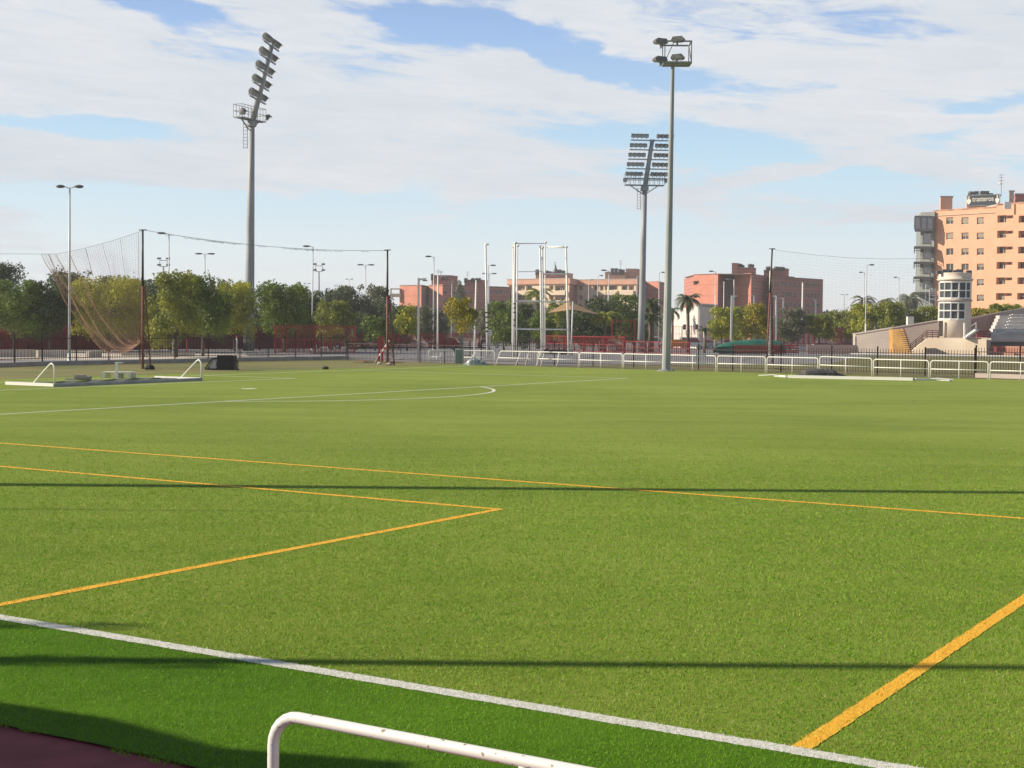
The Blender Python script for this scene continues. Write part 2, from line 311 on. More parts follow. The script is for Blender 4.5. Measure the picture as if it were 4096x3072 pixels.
# standing blades of the near turf
def blades(N, seed):
    g = np.random.default_rng(seed); y0_, y1_ = 6.4, 36.0
    u = g.random(N*2); Yb = y0_*(y1_/y0_)**u; Xb = (g.random(N*2)*2-1)*(.36*Yb+1.6)
    k = g.random(N*2) < (.36*Yb+1.6)/(.36*Yb+1.6)*np.clip((y1_-Yb)/18, 0, 1); Yb, Xb = Yb[k][:N], Xb[k][:N]
    a_ = Xb*sn + Yb*cs; b_ = -Xb*cs + Yb*sn; k = a_ > 5.82+.05*np.sin(b_*5)+.03*np.sin(b_*17); Xb, Yb, a_, b_ = Xb[k], Yb[k], a_[k], b_[k]; n_ = len(Xb)
    h = (.011+.011*g.random(n_)); ang = g.random(n_)*2*PI; wd = (.0020+.0014*g.random(n_))*np.clip(Yb/9, 1, 2.6); la = g.random(n_)*2*PI; ln_ = h*(.2+.7*g.random(n_))
    V = np.zeros((n_, 3, 3)); V[:, 0, 0] = Xb-np.cos(ang)*wd; V[:, 0, 1] = Yb-np.sin(ang)*wd; V[:, 1, 0] = Xb+np.cos(ang)*wd; V[:, 1, 1] = Yb+np.sin(ang)*wd
    V[:, 2, 0] = Xb+np.cos(la)*ln_; V[:, 2, 1] = Yb+np.sin(la)*ln_; V[:, 2, 2] = h
    mi = np.zeros(n_, dtype=np.int32); j = (g.random(n_)-.5)*.03
    sheen_bands = np.clip((3-Xb)/14, 0, 1)*np.clip((Yb-6)/8, 0, 1) + .22*(np.floor(b_/4.0) % 2) + .2*np.sin(a_*.9+np.sin(b_*.5)*2)**4; mi[g.random(n_) < .10+.28*sheen_bands] = 1; mi[g.random(n_) < .012+.02*sheen_bands] = 2  # pale left imitates pile sheen in blade colour; plus roll bands, patches
    mi[a_ < x0-.07] = 5; mi[(a_ < x0-.07) & (g.random(n_) < .30)] = 0
    keep = g.random(n_) > .09; mi[(np.abs(a_+j-x0) < .070) & keep] = 3
    og_ = ((np.abs(b_+j-2.99) < .06) & (a_ > x0+.07)) | ((np.abs(b_+j-10.32) < .06) & (a_ > x0+.07) & (a_ < 16.37)) | ((np.abs(a_+j-16.314) < .06) & (b_ > 10.26)) | (np.abs(a_+j-x0-11.5) < .06); mi[og_ & keep] = 4
    me = bpy.data.meshes.new('turf_blades'); me.vertices.add(3*n_); me.vertices.foreach_set('co', V.ravel().astype(np.float32)); me.loops.add(3*n_); me.loops.foreach_set('vertex_index', np.arange(3*n_, dtype=np.int32))
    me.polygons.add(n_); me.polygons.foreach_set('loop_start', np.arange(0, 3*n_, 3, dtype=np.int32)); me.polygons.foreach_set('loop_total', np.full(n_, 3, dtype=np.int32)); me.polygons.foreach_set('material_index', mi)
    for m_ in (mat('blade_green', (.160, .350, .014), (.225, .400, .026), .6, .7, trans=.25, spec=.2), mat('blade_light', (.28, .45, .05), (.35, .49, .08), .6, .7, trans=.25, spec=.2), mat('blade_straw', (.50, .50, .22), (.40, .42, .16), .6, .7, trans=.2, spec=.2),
               mat('blade_white', (.80, .79, .74), (.62, .62, .56), .6, 20, trans=.15), mat('blade_orange', (.92, .50, .03), (.80, .40, .02), .6, 20, trans=.15), mat('blade_deep_green', (.125, .335, .008), (.19, .40, .015), .6, .7, trans=.25, spec=.2)): me.materials.append(m_)
    me.update(calc_edges=True); o = bpy.data.objects.new('turf_blades', me); COL.objects.link(o); o['kind'] = 'stuff'; tag(o, 'short standing blades of the near artificial turf', 'turf')
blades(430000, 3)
# surroundings: verge, paved yard, soil strip, grass beyond the fence
soil = mat('soil', (.22, .13, .07), (.13, .085, .045), .95, 1.2, detail=6)
b = MB()
ep = [PW(78.5, 56), PW(75.0, 46), PW(74.4, 35), PW(73.7, 25), PW(73.0, 16), PW(71.9, 0), PW(70, -30)]
for i in range(len(ep)-1):
    p, q = ep[i], ep[i+1]; o_ = PW(.75, 0); b.add([(p.x, p.y, -.008), (q.x, q.y, -.008), (q.x+o_.x, q.y+o_.y, -.008), (p.x+o_.x, p.y+o_.y, -.008)], [(0, 1, 2, 3)])
struct(b.build('soil_strip', soil))
verge = mat('dry_verge', (.24, .20, .055), (.12, .15, .035), .95, .5, detail=8, stretch=(.4, 1, 1))
sheet('verge', [(-60, 50), tuple(PW(20, 50.6)[:2]), tuple(PW(80, 50)[:2]), (-8, 99), (-60, 90)], -.012, verge)
asph = mat('asphalt_yard', (.27, .265, .27), (.20, .20, .205), .95, .12, detail=8)
sheet('paved_yard', [(-70, 80.5), (-26.2, 81.6), (-11.6, 103), (-7.6, 97.2), (-2, 94), (3.2, 91), (22, 101.5), (30, 126), (32, 130), (-90, 130)], -.010, asph)
b = MB(); b.add([(-110, 130, -.010), (60, 130, -.010), (100, 230, -1.21), (-160, 230, -1.21), (110, 330, -1.21), (-190, 330, -1.21)], [(0, 1, 2, 3), (3, 2, 4, 5)]); struct(b.build('sloping_yard', asph))
og = mat('olive_grass', (.20, .175, .055), (.12, .125, .035), .95, .35, detail=8)
sheet('far_grass', [(3.2, 90.8), (8, 84), (25, 72), (45, 60), (90, 90), (90, 129.9), (31.5, 129.9), (20, 100.9)], -.011, og)
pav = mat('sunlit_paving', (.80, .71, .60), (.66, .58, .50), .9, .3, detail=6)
sheet('pale_paving', [tuple(G(-120, 1441)[:2]), tuple(G(300, 1438)[:2]), tuple(G(560, 1436)[:2]), tuple(G(1000, 1428)[:2]), tuple(G(980, 1416)[:2]), tuple(G(580, 1414)[:2]), tuple(G(400, 1404)[:2]), tuple(G(-120, 1398)[:2])], -.004, pav)

# ------------------------------------------------------------------ railings (white tubular panels)
def railing(p0, p1, h, r, label, m='white', group=None, lean=(0, 0, 0), twist=0.0, rails=(.52,), n=8):
    p0, p1 = Vector(p0), Vector(p1); d = (p1-p0); L = d.length; d.normalize(); lean = Vector(lean)
    t = thing('guard_rail', (p0+p1)/2, label, 'railing', group)
    rr = .13; U = Vector((0, 0, 1))
    def T(s, z): k = z/h; return p0 + d*s + U*(z + twist*s*k) + lean*k
    pts = [T(0, 0), T(0, h-rr)]
    pts += [T(rr-rr*math.cos(a), h-rr+rr*math.sin(a)) for a in [PI/2*i/6 for i in range(1, 6)]]
    pts += [T(rr, h), T(L-rr, h)] + [T(L-rr+rr*math.sin(a), h-rr+rr*math.cos(a)) for a in [PI/2*i/6 for i in range(1, 6)]] + [T(L, h-rr), T(L, 0)]
    b = MB(); b.path(pts, r, n); b.build('frame', m, t, True)
    b = MB(); b.tube(T(L/2, 0), T(L/2, h-r*.7), r*.85, n=n); b.build('middle_post', m, t, True)
    for q in rails: b = MB(); b.tube(T(r*.6, h*q), T(L-r*.6, h*q), r*.85, n=n); b.build('middle_rail', m, t, True)
    return t
P0 = G(1120, 2858, .87); P0.z = 0; P0 += Vector((-.03, .02, 0))
railing(P0, P0 + Vector((cs, -sn, 0))*2.36, .87, .0235, 'white tubular railing close to the camera at the edge of the maroon track', 'whitenear', n=20)
rp = [(1711, 1456), (1820, 1457), (1981, 1460), (2147, 1464.5), (2316, 1469.5), (2492, 1475.5), (2676, 1481), (2866, 1487), (3065, 1492), (3275, 1498.5), (3491, 1504.5), (3718, 1512), (3956, 1518.5), (4210, 1526)]
rl = ['short grey-white railing panel leftmost in the far row, beside the dirt mound', 'white railing panel behind the crumpled grey plastic sheet and metal post',
      'crooked white railing panel with slanting posts in front of the throwing cage', 'white railing panel in front of the right half of the throwing cage',
      'white railing panel just right of the throwing cage frame', 'white railing panel second left of the tall central light mast',
      'white railing panel touching the foot of the tall central light mast', 'white railing panel immediately right of the central light mast, left of the green mat cover',
      'white railing panel in front of the green covered landing mat', 'white railing panel left of the heap of dark netting, below the white-topped red net pole',
      'white railing panel set a little higher, behind the heap of dark netting', 'white railing panel behind the right end of the toppled white goal',
      'white railing panel in front of the cream terrace wall', 'white railing panel cut by the right edge of the photo']
for i in range(len(rp)-1):
    a, c_ = G(*rp[i]), G(*rp[i+1]); d = (c_-a).normalized(); a = a + d*.05; c_ = c_ - d*.05
    kw = {}
    if i == 2: kw = dict(lean=(.28, 0, 0))
    if i == 3: kw = dict(lean=(.05, 0, 0), twist=.0)
    if i == 9: a.z += .04
    if i == 0: c_ = a + (c_-a)*.98
    railing(a, c_, .86 if i != 9 else .90, .030, rl[i], 'galvl' if i == 0 else 'white', 'white railing panels along the far touchline', **kw)
# a loose leaning panel overlapping the throwing-cage stretch
railing(G(2100, 1462)+Vector((0, -.5, 0)), G(2225, 1466)+Vector((0, -.5, 0)), .84, .028, 'loose white railing panel leaning left behind the others by the cage', 'white', None, lean=(.22, 0, 0), rails=(.5,))

# ------------------------------------------------------------------ iron fences
def fence(pts, h, label, panel=2.6, gap=.13, post='fence', pick='fence', over=.15, pr=.011, rails=(.12, .86), name='iron_fence', postw=.07, group=None):
    pts = [Vector(p) for p in pts]; t = thing(name, (pts[0]+pts[-1])/2, label, 'fence', group); first = True
    for a, c_ in zip(pts[:-1], pts[1:]):
        d = c_-a; L = d.length; N = max(1, round(L/panel)); d.normalize()
        for i in range(N):
            p, q = a+d*(L*i/N), a+d*(L*(i+1)/N)
            if first or i or True: b = MB(); b.obox(p+Vector((0, 0, (h+over)/2)), postw, postw, h+over); b.build('post', post, t)
            b = MB(); pl = (q-p).length; k = int(pl/gap)
            for j in range(1, k):
                o_ = p + d*(pl*j/k); b.obox(o_+Vector((0, 0, h/2+.05)), pr*2, pr*2, h-.06)
            for z in rails: b.bar(p+d*postw/2+Vector((0, 0, h*z)), q-d*postw/2+Vector((0, 0, h*z)), .03, .04)
            b.build('picket_panel', pick, t)
    b = MB(); b.obox(pts[-1]+Vector((0, 0, (h+over)/2)), postw, postw, h+over); b.build('post', post, t); return t
FL = [G(-60, 1470), G(170, 1461), G(560, 1453), G(960, 1444.5), G(1385, 1436)]
for p in FL: p.z = .22
fence(FL, 1.48, 'dark iron picket fence on a low concrete kerb behind the left goal', gap=.125, pr=.013)
b = MB()
for a, c_ in zip(FL[:-1], FL[1:]): b.bar(Vector((a.x, a.y, .09)), Vector((c_.x, c_.y, .09)), .26, .26)
tag(b.build('concrete_kerb', 'conc'), 'low grey concrete kerb carrying the left iron fence', 'kerb')
FM = [G(1392, 1441), G(1553, 1446), G(1680, 1450), G(1880, 1456)]
fence(FM, 1.32, 'black iron picket fence between the dirt mound and the left end of the white railings', gap=.125)
fr_ = [G(1885, 1455.0), G(2180, 1462), G(2500, 1472), G(2900, 1484.5), G(3300, 1496), G(3880, 1512)]
fence([p+Vector((.6, 1.2, 0)) for p in fr_], 1.34, 'black iron picket fence standing close behind the row of white railings', gap=.145, pr=.012)
a = G(3885, 1512)+Vector((.6, 1.2, 0)); c_ = G(4250, 1524)+Vector((.6, 1.2, 0)); a.z = c_.z = .12
fence([a, c_], 1.36, 'taller iron picket fence on a kerb at the far right in front of the terrace', gap=.145, pr=.012)
b = MB(); b.bar(a+Vector((0, -.1, -.02)), c_+Vector((0, -.1, -.02)), .3, .22); tag(b.build('concrete_kerb', 'concp'), 'pale concrete kerb under the fence at the right edge', 'kerb')
# red fence posts and gate near the dirt mound
for x, lab in ((1517, 'left red square gate post beside the dirt mound'), (1529, 'right red square gate post beside the dirt mound')):
    p = G(x, 1447); b = MB(); b.obox(p+Vector((0, 0, .8)), .13, .13, 1.6); b.obox(p+Vector((0, 0, 1.62)), .17, .17, .05); tag(b.build('gate_post', 'redm'), lab, 'post', 'red gate posts')
def redfence(x0_, x1_, d0, d1, h, label, m='redm', gap=.16, mesh=False, post='redm', zb=0):
    a, c_ = gx(x0_, d0, zb), gx(x1_, d1, zb)
    t = fence([a, c_], h, label, panel=3.0, gap=gap, post=post, pick=m, over=.1, pr=.035 if mesh else .02, rails=(.06, .5, .97), name='red_fence', postw=.12)
    return t
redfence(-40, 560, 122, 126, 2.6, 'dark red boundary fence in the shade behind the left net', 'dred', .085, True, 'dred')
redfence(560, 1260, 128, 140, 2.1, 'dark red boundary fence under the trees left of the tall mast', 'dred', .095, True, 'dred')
redfence(1100, 1420, 118, 122, 2.3, 'red picket fence left of the dirt mound', 'redm', .16)
redfence(1420, 1920, 150, 165, 1.5, 'red fence behind the grey yard, left of the throwing cage', 'redm', .16)
redfence(2185, 2500, 142, 132, 1.5, 'bright red fence behind the right side of the throwing cage', 'redm', .14)
redfence(2450, 2540, 136, 136, 3.0, 'tall red gate frame left of the distant floodlight mast', 'redm', .35)
redfence(2500, 2760, 136, 128, 1.1, 'low red fence between the two tall masts', 'redm', .2)
redfence(3060, 3260, 205, 210, 3.2, 'dark red fence far behind the green covered mat', 'dred', .2, True, 'dred')
redfence(3100, 3430, 180, 190, 2.4, 'dusty red fence far behind the heap of netting', 'dred', .25, True, 'dred')
redfence(2690, 2990, 232, 236, 2.6, 'thin red fence in front of the white house', 'redm', .25)
redfence(1930, 2330, 190, 200, 3.0, 'red fence panels far behind the throwing cage', 'dred', .13, True, 'redm')

# white low walls far left
for (xa, xb, d, ya, yb, lab) in ((-60, 140, 100, 1402, 1438, 'whitewashed low wall at the left edge behind the iron fence'), (150, 268, 101, 1405, 1436, 'whitewashed low wall left of the double-headed lamp post'),
                                 (350, 400, 102, 1408, 1438, 'short whitewashed wall piece right of the double-headed lamp post'), (485, 780, 108, 1414, 1433, 'low pale wall strip behind the rusty net pole')):
    p, q = gx(xa, d), gx(xb, d+2); hz = zat(xa, ya, d); b = MB(); b.bar(Vector((p.x, p.y, hz/2)), Vector((q.x, q.y, hz/2)), .25, hz); b.bar(Vector((p.x, p.y, hz+.03)), Vector((q.x, q.y, hz+.03)), .32, .06)
    tag(b.build('low_wall', 'concw'), lab, 'wall')

# ------------------------------------------------------------------ lamp posts and white poles
def ends(xb, yb, xt, yt, d=None, zb=0):
    if d is None: p = G(xb, yb); d = p.y
    else: p = gx(xb, d)
    return p, A(xt, yt, d), d
def headmesh(b, c, dx, L=.75):
    L2 = L; prof = [(-L2/2, .05), (-L2*.3, .11), (L2*.1, .13), (L2*.4, .09), (L2/2, .03)]
    k = len(b.v); n_ = 10; c = Vector(c)
    for s, r in prof:
        for j in range(n_):
            t = 2*PI*j/n_; b.v.append((c.x+s*dx, c.y+r*1.6*math.cos(t), c.z+r*.8*math.sin(t)))
    for i in range(len(prof)-1):
        for j in range(n_): a = k+i*n_+j; e = k+i*n_+(j+1) % n_; b.f.append((a, e, e+n_, a+n_))
    b.f.append(tuple(k+j for j in range(n_))); b.f.append(tuple(k+(len(prof)-1)*n_+j for j in range(n_)))
def lamp(xb, xt, yt, d, heads, label, group='street lamps', m='galvl', r=.085, yb=None, L=.8, top=0):
    p, t_, d = ends(xb, yb or 1400, xt, yt, d)
    t = thing('street_lamp', p, label, 'street lamp', group); hd = t_.z
    b = MB(); b.tube(p, t_-Vector((0, 0, .02)), r, r*.55, 10); b.build('pole', m, t, True)
    b = MB(); b.lathe(p, [(r*1.9, 0), (r*1.9, .04), (r*1.3, .06), (r*1.25, .55), (r*1.05, .6)], 10); b.build('pole_base', m, t, True)
    for s in heads:
        b = MB(); b.tube(t_-Vector((0, 0, .08)), t_+Vector((s*.32, 0, .02)), .03, n=6); arm = b.build('arm', m, t, True)
        b = MB(); headmesh(b, t_+Vector((s*(.30+L/2), 0, .03)), s, L); b.build('lamp_head', 'house', arm, True)
    return t
LP = [
 (278, 279, 748, 86, (-1, 1), 'nearest double-headed street lamp at far left, in front of the hanging brown net', .50),
 (673, 676, 934, 130, (-1,), 'single-headed street lamp right of the rusty net pole', .75),
 (820, 820, 1016, 168, (-1, 1), 'double-headed street lamp left of the tall left floodlight mast', .85),
 (1249, 1252, 986, 150, (-1,), 'single-headed street lamp between the left mast and the black net pole', .75),
 (1462, 1463, 1060, 196, (-1, 1), 'double-headed street lamp rising from the big dark trees', .85),
 (1734, 1736, 1027, 171, (-1,), 'single-headed street lamp above the red brick flats at centre left', .75),
 (1806, 1808, 1123, 261, (-1, 1), 'small double-headed street lamp left of the round-topped conifer', .4),
 (1951, 1953, 1062, 193, (1,), 'single-headed street lamp directly right of the tall white pole', .7),
 (1955, 1957, 1095, 225, (-1, 1), 'lower double-headed street lamp directly right of the tall white pole', .85),
 (2431, 2436, 1082, 180, (-1,), 'single-headed street lamp in front of the salmon flats roof house', .7),
 (2389, 2391, 1103, 240, (1,), 'slim street lamp above the salmon flats, second left of the single-headed lamp', .6),
 (2353, 2355, 1120, 285, (1,), 'small far street lamp in front of the cream balconies', .6),
 (2546, 2549, 1106, 215, (1,), 'street lamp immediately left of the distant floodlight mast', .5),
 (2636, 2637, 1090, 200, (1,), 'street lamp between the distant floodlight mast and the central mast', .6),
 (2861, 2863, 1086, 190, (-1,), 'street lamp on the lit wall of the red flats beside the palm', .6),
 (3463, 3467, 1060, 175, (1,), 'taller of the two close street lamps right of the red flats', .6),
 (3455, 3458, 1090, 205, (-1,), 'shorter of the two close street lamps right of the red flats', .45),
 (3377, 3378, 1179, 420, (-1, 1), 'tiny distant street lamp above the far trees right of the flats', .8),
 (3595, 3596, 1110, 240, (-1,), 'street lamp just left of the orange tower block', .6),
 (3701, 3703, 1137, 240, (1,), 'street lamp in front of the balconies of the orange tower block', .4),
 (1228, 1228, 1134, 330, (-1, 1), 'tiny lamp head peeping over the trees left of the small floodlight rack', .5),
 (1396, 1397, 1117, 330, (-1, 1), 'tiny lamp head peeping over the big dark trees', .6),
]
for (xb, xt, yt, d, hd, lab, L) in LP: lamp(xb, xt, yt, d, hd, lab, L=L)
# white posts with a short lamp arm
def wpost(xb, yb, xt, yt, d, wpx, label, arm=0, m='white', name='white_post', cap=True, cat='post', group='plain white posts around the athletics area'):
    p, t_, d = ends(xb, yb, xt, yt, d); wd = wpx*d/FPX
    if not arm:
        b = MB(); b.tube(p, t_, wd/2, wd*.45, 10)
        if cap: b.tube(t_, t_+Vector((0, 0, .06)), wd*.55, wd*.4, 10)
        b.lathe(p, [(wd*.9, 0), (wd*.9, .05), (wd*.6, .06)], 10)
        return tag(b.build(name, m, None, True), label, cat, group)
    t = thing(name, p, label, cat, group)
    b = MB(); b.bar(p, t_, wd, wd); b.build('pole', m, t)
    b = MB(); b.bar(t_+Vector((wd*.3*arm, 0, -.10)), t_+Vector((arm*.50, 0, -.05)), .14, .12); a_ = b.build('lamp_arm', m, t)
    b = MB(); b.obox(t_+Vector((arm*.42, 0, -.17)), .30, .16, .07); b.build('lamp_head', 'house', a_); return t
wpost(1672, 1446, 1675, 1112, None, 8.5, 'square white post with a short lamp arm left of the small yellow tree', 1)
wpost(1750, 1434, 1752, 1104, None, 6.5, 'plain white pole between the white lamp post and the small yellow tree')
wpost(1897, 1426, 1905, 1124, None, 7.5, 'plain white pole right of the small yellow tree')
wpost(2925, 1372, 2928, 1182, 150, 7, 'white post with short lamp arm among the trees right of the white house', 1)
wpost(3105, 1374, 3105, 1182, 150, 6.5, 'white post just right of the red net pole above the green mat', -1)
wpost(2860, 1368, 2862, 1180, 172, 5, 'stubby white pole in front of the trees beside the white house')
wpost(2936, 1350, 2936, 1120, 240, 4, 'thin white pole against the shaded beige strip of the red flats')
wpost(2895, 1330, 2896, 1128, 240, 3.5, 'thinnest white pole on the recess of the red flats')
wpost(3209, 1300, 3211, 1132, 250, 7, 'greyish pole in front of the striped brick wing')
wpost(3016, 1300, 3017, 1182, 250, 5, 'small hooked lamp post left of the red net pole', -1, m='galvl')
wpost(3133, 1300, 3134, 1192, 250, 5, 'small hooked lamp post on the striped brick wing, left one', -1, m='galvl')
wpost(3262, 1300, 3263, 1199, 250, 5, 'small hooked lamp post at the right end of the striped brick wing', -1, m='galvl')
wpost(3462, 1350, 3463, 1296, 170, 7, 'short white post under the yellow trees left of the grey ramp wall')
wpost(2407, 1386, 2431, 1300, None, 4, 'slanting white prop against the street lamp right of the cage', cap=False, m='galvl')
wpost(3080, 1372, 3082, 1086, 130, 9, 'pinkish white post beside the red net pole')
for x, yb, lab in ((2727, 1352, 'short pale bollard-like post in front of the white house, left'), (2817, 1352, 'short pale post in front of the white house, right')):
    wpost(x, yb, x, 1308, 235, 5, lab)

# ------------------------------------------------------------------ floodlight masts
def flood_mesh():
    b = MB(); b.extr([(-.24, -.10, -.22), (.24, -.10, -.22), (.26, .16, -.27), (-.26, .16, -.27)], (0, 0, .48))
    b.obox((0, -.15, 0), .22, .12, .26); b.obox((0, .17, .23), .54, .30, .02); b.obox((-.27, .10, -.02), .02, .18, .4); b.obox((.27, .10, -.02), .02, .18, .4); b.obox((0, .0, -.34), .06, .06, .24)
    me = bpy.data.meshes.new('floodlight'); me.from_pydata(b.v, [], b.f); me.materials.append(MT['house']); me.update()
    b = MB(); b.obox((0, .175, -.02), .46, .012, .42); ml = bpy.data.meshes.new('lens'); ml.from_pydata(b.v, [], b.f); ml.materials.append(MT['lens']); ml.update(); return me, ml
FLM, FLL = flood_mesh()
def flood(parent, pos, aim, down=.5, sc=1.0):
    o = bpy.data.objects.new('floodlight', FLM); COL.objects.link(o); o.parent = parent; o.location = Vector(pos)-wloc(parent)
    a = math.atan2(aim.y, aim.x) - PI/2; o.rotation_euler = (-down, 0, a); o.scale = (sc,)*3
    q = bpy.data.objects.new('lens', FLL); COL.objects.link(q); q.parent = o; return o
def mast(xb, d, jx, jy, tx, ty, bardir, aim, rows, label, wpx0, wpx1, half, per, plat_dir, plat_len, down=.55, sc=1.0, plat_side=1.0, k0=.30):
    p = gx(xb, d); J = A(jx, jy, d); T = A(tx, ty, d); t = thing('floodlight_mast', p, label, 'floodlight mast', 'many-lamp stadium floodlight masts')
    b = MB(); b.path([p+(J-p)*k for k in (0, .33, .66, 1)], [wpx0*d/FPX/2*(1-k)+wpx1*d/FPX/2*k for k in (0, .33, .66, 1)], 14); b.build('pole', 'galv', t, True)
    b = MB(); b.lathe(J-Vector((0, 0, .35)), [(.36, 0), (.42, .1), (.42, .5), (.3, .6)], 14); b.build('collar', 'galv', t, True)
    b = MB(); b.tube(J, T, .27, .22, 10); b.build('head_mast', 'galv', t, True)
    bd = Vector(bardir).normalized(); am = Vector(aim).normalized()
    for i in range(rows):
        k = k0 + (1-k0)*i/(rows-1); c = J+(T-J)*k
        b = MB(); b.bar(c-bd*half, c+bd*half, .12, .12); b.obox(c, .5, .3, .2, (bd, Vector((-bd.y, bd.x, 0)), Vector((0, 0, 1)))); cb = b.build('crossbar', 'galv', t)
        for j in range(per):
            s = -1 + 2*(j+.5)/per; s = s*.82 + (.18 if s > 0 else -.18)
            flood(cb, c+bd*half*s+Vector((0, 0, .48))+am*.05, am+bd*.22*s, down, sc)
    # maintenance platform
    pd = Vector(plat_dir).normalized(); nd = Vector((-pd.y, pd.x, 0)); c = J+Vector((0, 0, .3))+am*plat_side*-.2
    b = MB()
    for s in (-1, 1):
        a0 = c+pd*s*plat_len; b.bar(c+pd*s*.25, a0, .12, .12)
        b.bar(c-Vector((0, 0, .9))+pd*s*.2, c+pd*s*plat_len*.7-Vector((0, 0, .05)), .1, .1)
    b.obox(c, plat_len*2, .9, .08, (pd, nd, Vector((0, 0, 1)))); pf = b.build('platform', 'galv', t)
    b = MB(); H = 1.15
    for e in (-1, 1):
        for s in (-1, -.75, -.5, -.25, .25, .5, .75, 1):
            q = c+pd*s*plat_len+nd*e*.45; b.tube(q, q+Vector((0, 0, H)), .028, n=5)
        for z in (H, H*.5): b.tube(c-pd*plat_len+nd*e*.45+Vector((0, 0, z)), c+pd*plat_len+nd*e*.45+Vector((0, 0, z)), .028, n=5)
    for s in (-1, 1):
        for z in (H, H*.5): b.tube(c+pd*s*plat_len-nd*.45+Vector((0, 0, z)), c+pd*s*plat_len+nd*.45+Vector((0, 0, z)), .028, n=5)
    b.build('platform_railing', 'galv', t)
    for s in (-1, 1): flood(pf, c+pd*s*(plat_len+.1)+am*.5+Vector((0, 0, .5)), am+pd*s*.4, down, sc)
    b = MB()
    for e in (-.18, .18): b.tube(J+Vector((-.6+e, 0, -2.3)), J+Vector((-.6+e, 0, 0)), .03, n=5)
    for z in np.arange(-2.2, 0, .3): b.tube(J+Vector((-.78, 0, z)), J+Vector((-.42, 0, z)), .02, n=5)
    b.build('ladder', 'galv', t)
    return t
mast(996, 133, 1008, 492, 1086, 184, (.42, 4.1, 0), (.93, -.10, 0), 5, 'tall grey floodlight mast at left with five tilted lamp rows and a basket platform', 44, 21, 2.5, 8, (1, 2.2, 0), 1.9, .7, 1.0)
mast(2565, 157, 2579, 752, 2609, 562, (1, .10, 0), (.25, -1, 0), 5, 'distant grey floodlight mast with wide lamp rows partly behind the central pole', 29, 19, 2.3, 8, (1, .1, 0), 2.1, .25, .78, k0=.2)
# central pole
p = gx(2668, 80.5); Tp = A(2691, 262, 80.5)
t = thing('floodlight_pole', p, 'tall tapering grey pole at centre right with four box floodlights on a square frame', 'floodlight mast')
b = MB(); b.path([p+(Tp-p)*k for k in (0, .3, .6, 1)], [.245*(1-k)+.10*k for k in (0, .3, .6, 1)], 12); b.build('pole', 'galv', t)
b = MB(); b.lathe(p, [(.5, 0), (.5, .03), (.3, .05)], 12)
for i in range(8): b.tube(p+Vector((.4*math.cos(i*PI/4), .4*math.sin(i*PI/4), 0)), p+Vector((.4*math.cos(i*PI/4), .4*math.sin(i*PI/4), .12)), .03, n=6)
b.build('base_plate', 'galv', t)
c = Tp+Vector((.22, 0, .08)); b = MB(); hw, dp, H = .72, .62, 1.12
for s in (-1, 1):
    for e in (-1, 1): q = c+Vector((s*hw, e*dp/1, 0)); b.bar(q, q+Vector((0, 0, H)), .05, .05)
    for z in (0, H): b.bar(c+Vector((-hw, s*dp, z)), c+Vector((hw, s*dp, z)), .08, .08); b.bar(c+Vector((s*hw, -dp, z)), c+Vector((s*hw, dp, z)), .08, .08)
b.bar(c+Vector((hw, -dp, 0)), c+Vector((hw, dp, H)), .05, .05); b.bar(c+Vector((-hw, -dp, 0)), c+Vector((-hw*.3, -dp, H)), .04, .04)
b.obox(c+Vector((0, 0, .02)), hw*2, dp*1.6, .05); b.build('lamp_frame', 'galv', t)
def boxlight(par, pos, aim, L=.72):
    aim = Vector(aim).normalized(); sd_ = Vector((-aim.y, aim.x, 0)); up_ = Vector((0, 0, 1)); pos = Vector(pos)
    b = MB(); k = [(-.34, -.05), (-.25, .13), (.22, .15), (.34, .02), (.30, -.10), (-.30, -.13)]
    b.extr([pos+aim*a*L/.68+up_*z+sd_*-.24 for a, z in k], sd_*.48); b.obox(pos-up_*.22-aim*.05, .05, .30, .26, (aim, sd_, up_))
    o = b.build('box_floodlight', 'house', par)
    b = MB(); b.obox(pos+aim*.02*L+up_*-.128, .5, .42, .014, (aim, sd_, up_)); b.build('lens', 'lens', o)
for (x, y, am) in ((2642, 166, (-1, -.3, 0)), (2713, 158, (1, -.3, 0)), (2640, 238, (-1, -.3, 0)), (2711, 229, (1, -.3, 0))): boxlight(t, A(x, y, 80.0), am)
# small distant floodlight racks
for (x, yt, d, lab) in ((654, 1066, 359, 'tiny distant four-lamp floodlight pole left of the single-headed lamp'), (1276, 1086, 390, 'tiny distant four-lamp floodlight pole right of the single-headed lamp')):
    p = gx(x, d); q = A(x, yt, d); t = thing('floodlight_pole', p, lab, 'floodlight mast', 'tiny four-lamp floodlight poles')
    b = MB(); b.tube(p, q, .3, .16, 8); b.build('pole', 'galv', t)
    b = MB()
    for s in (-1, 1):
        b.bar(q+Vector((s*.9, 0, 0)), q+Vector((s*.9, 0, 1.5)), .12, .12)
    for z in (0, 1.5): b.bar(q+Vector((-1, 0, z)), q+Vector((1, 0, z)), .14, .14)
    b.build('lamp_frame', 'galv', t)
    for s in (-1, 1):
        for z in (.4, 1.95): b = MB(); b.extr([q+Vector((s*1.1-.5, -.3, z-.2)), q+Vector((s*1.1+.5, -.3, z-.2)), q+Vector((s*1.1+.4, -.3, z+.25)), q+Vector((s*1.1-.3, -.3, z+.2))], (0, .7, 0)); b.build('box_floodlight', 'house', t)

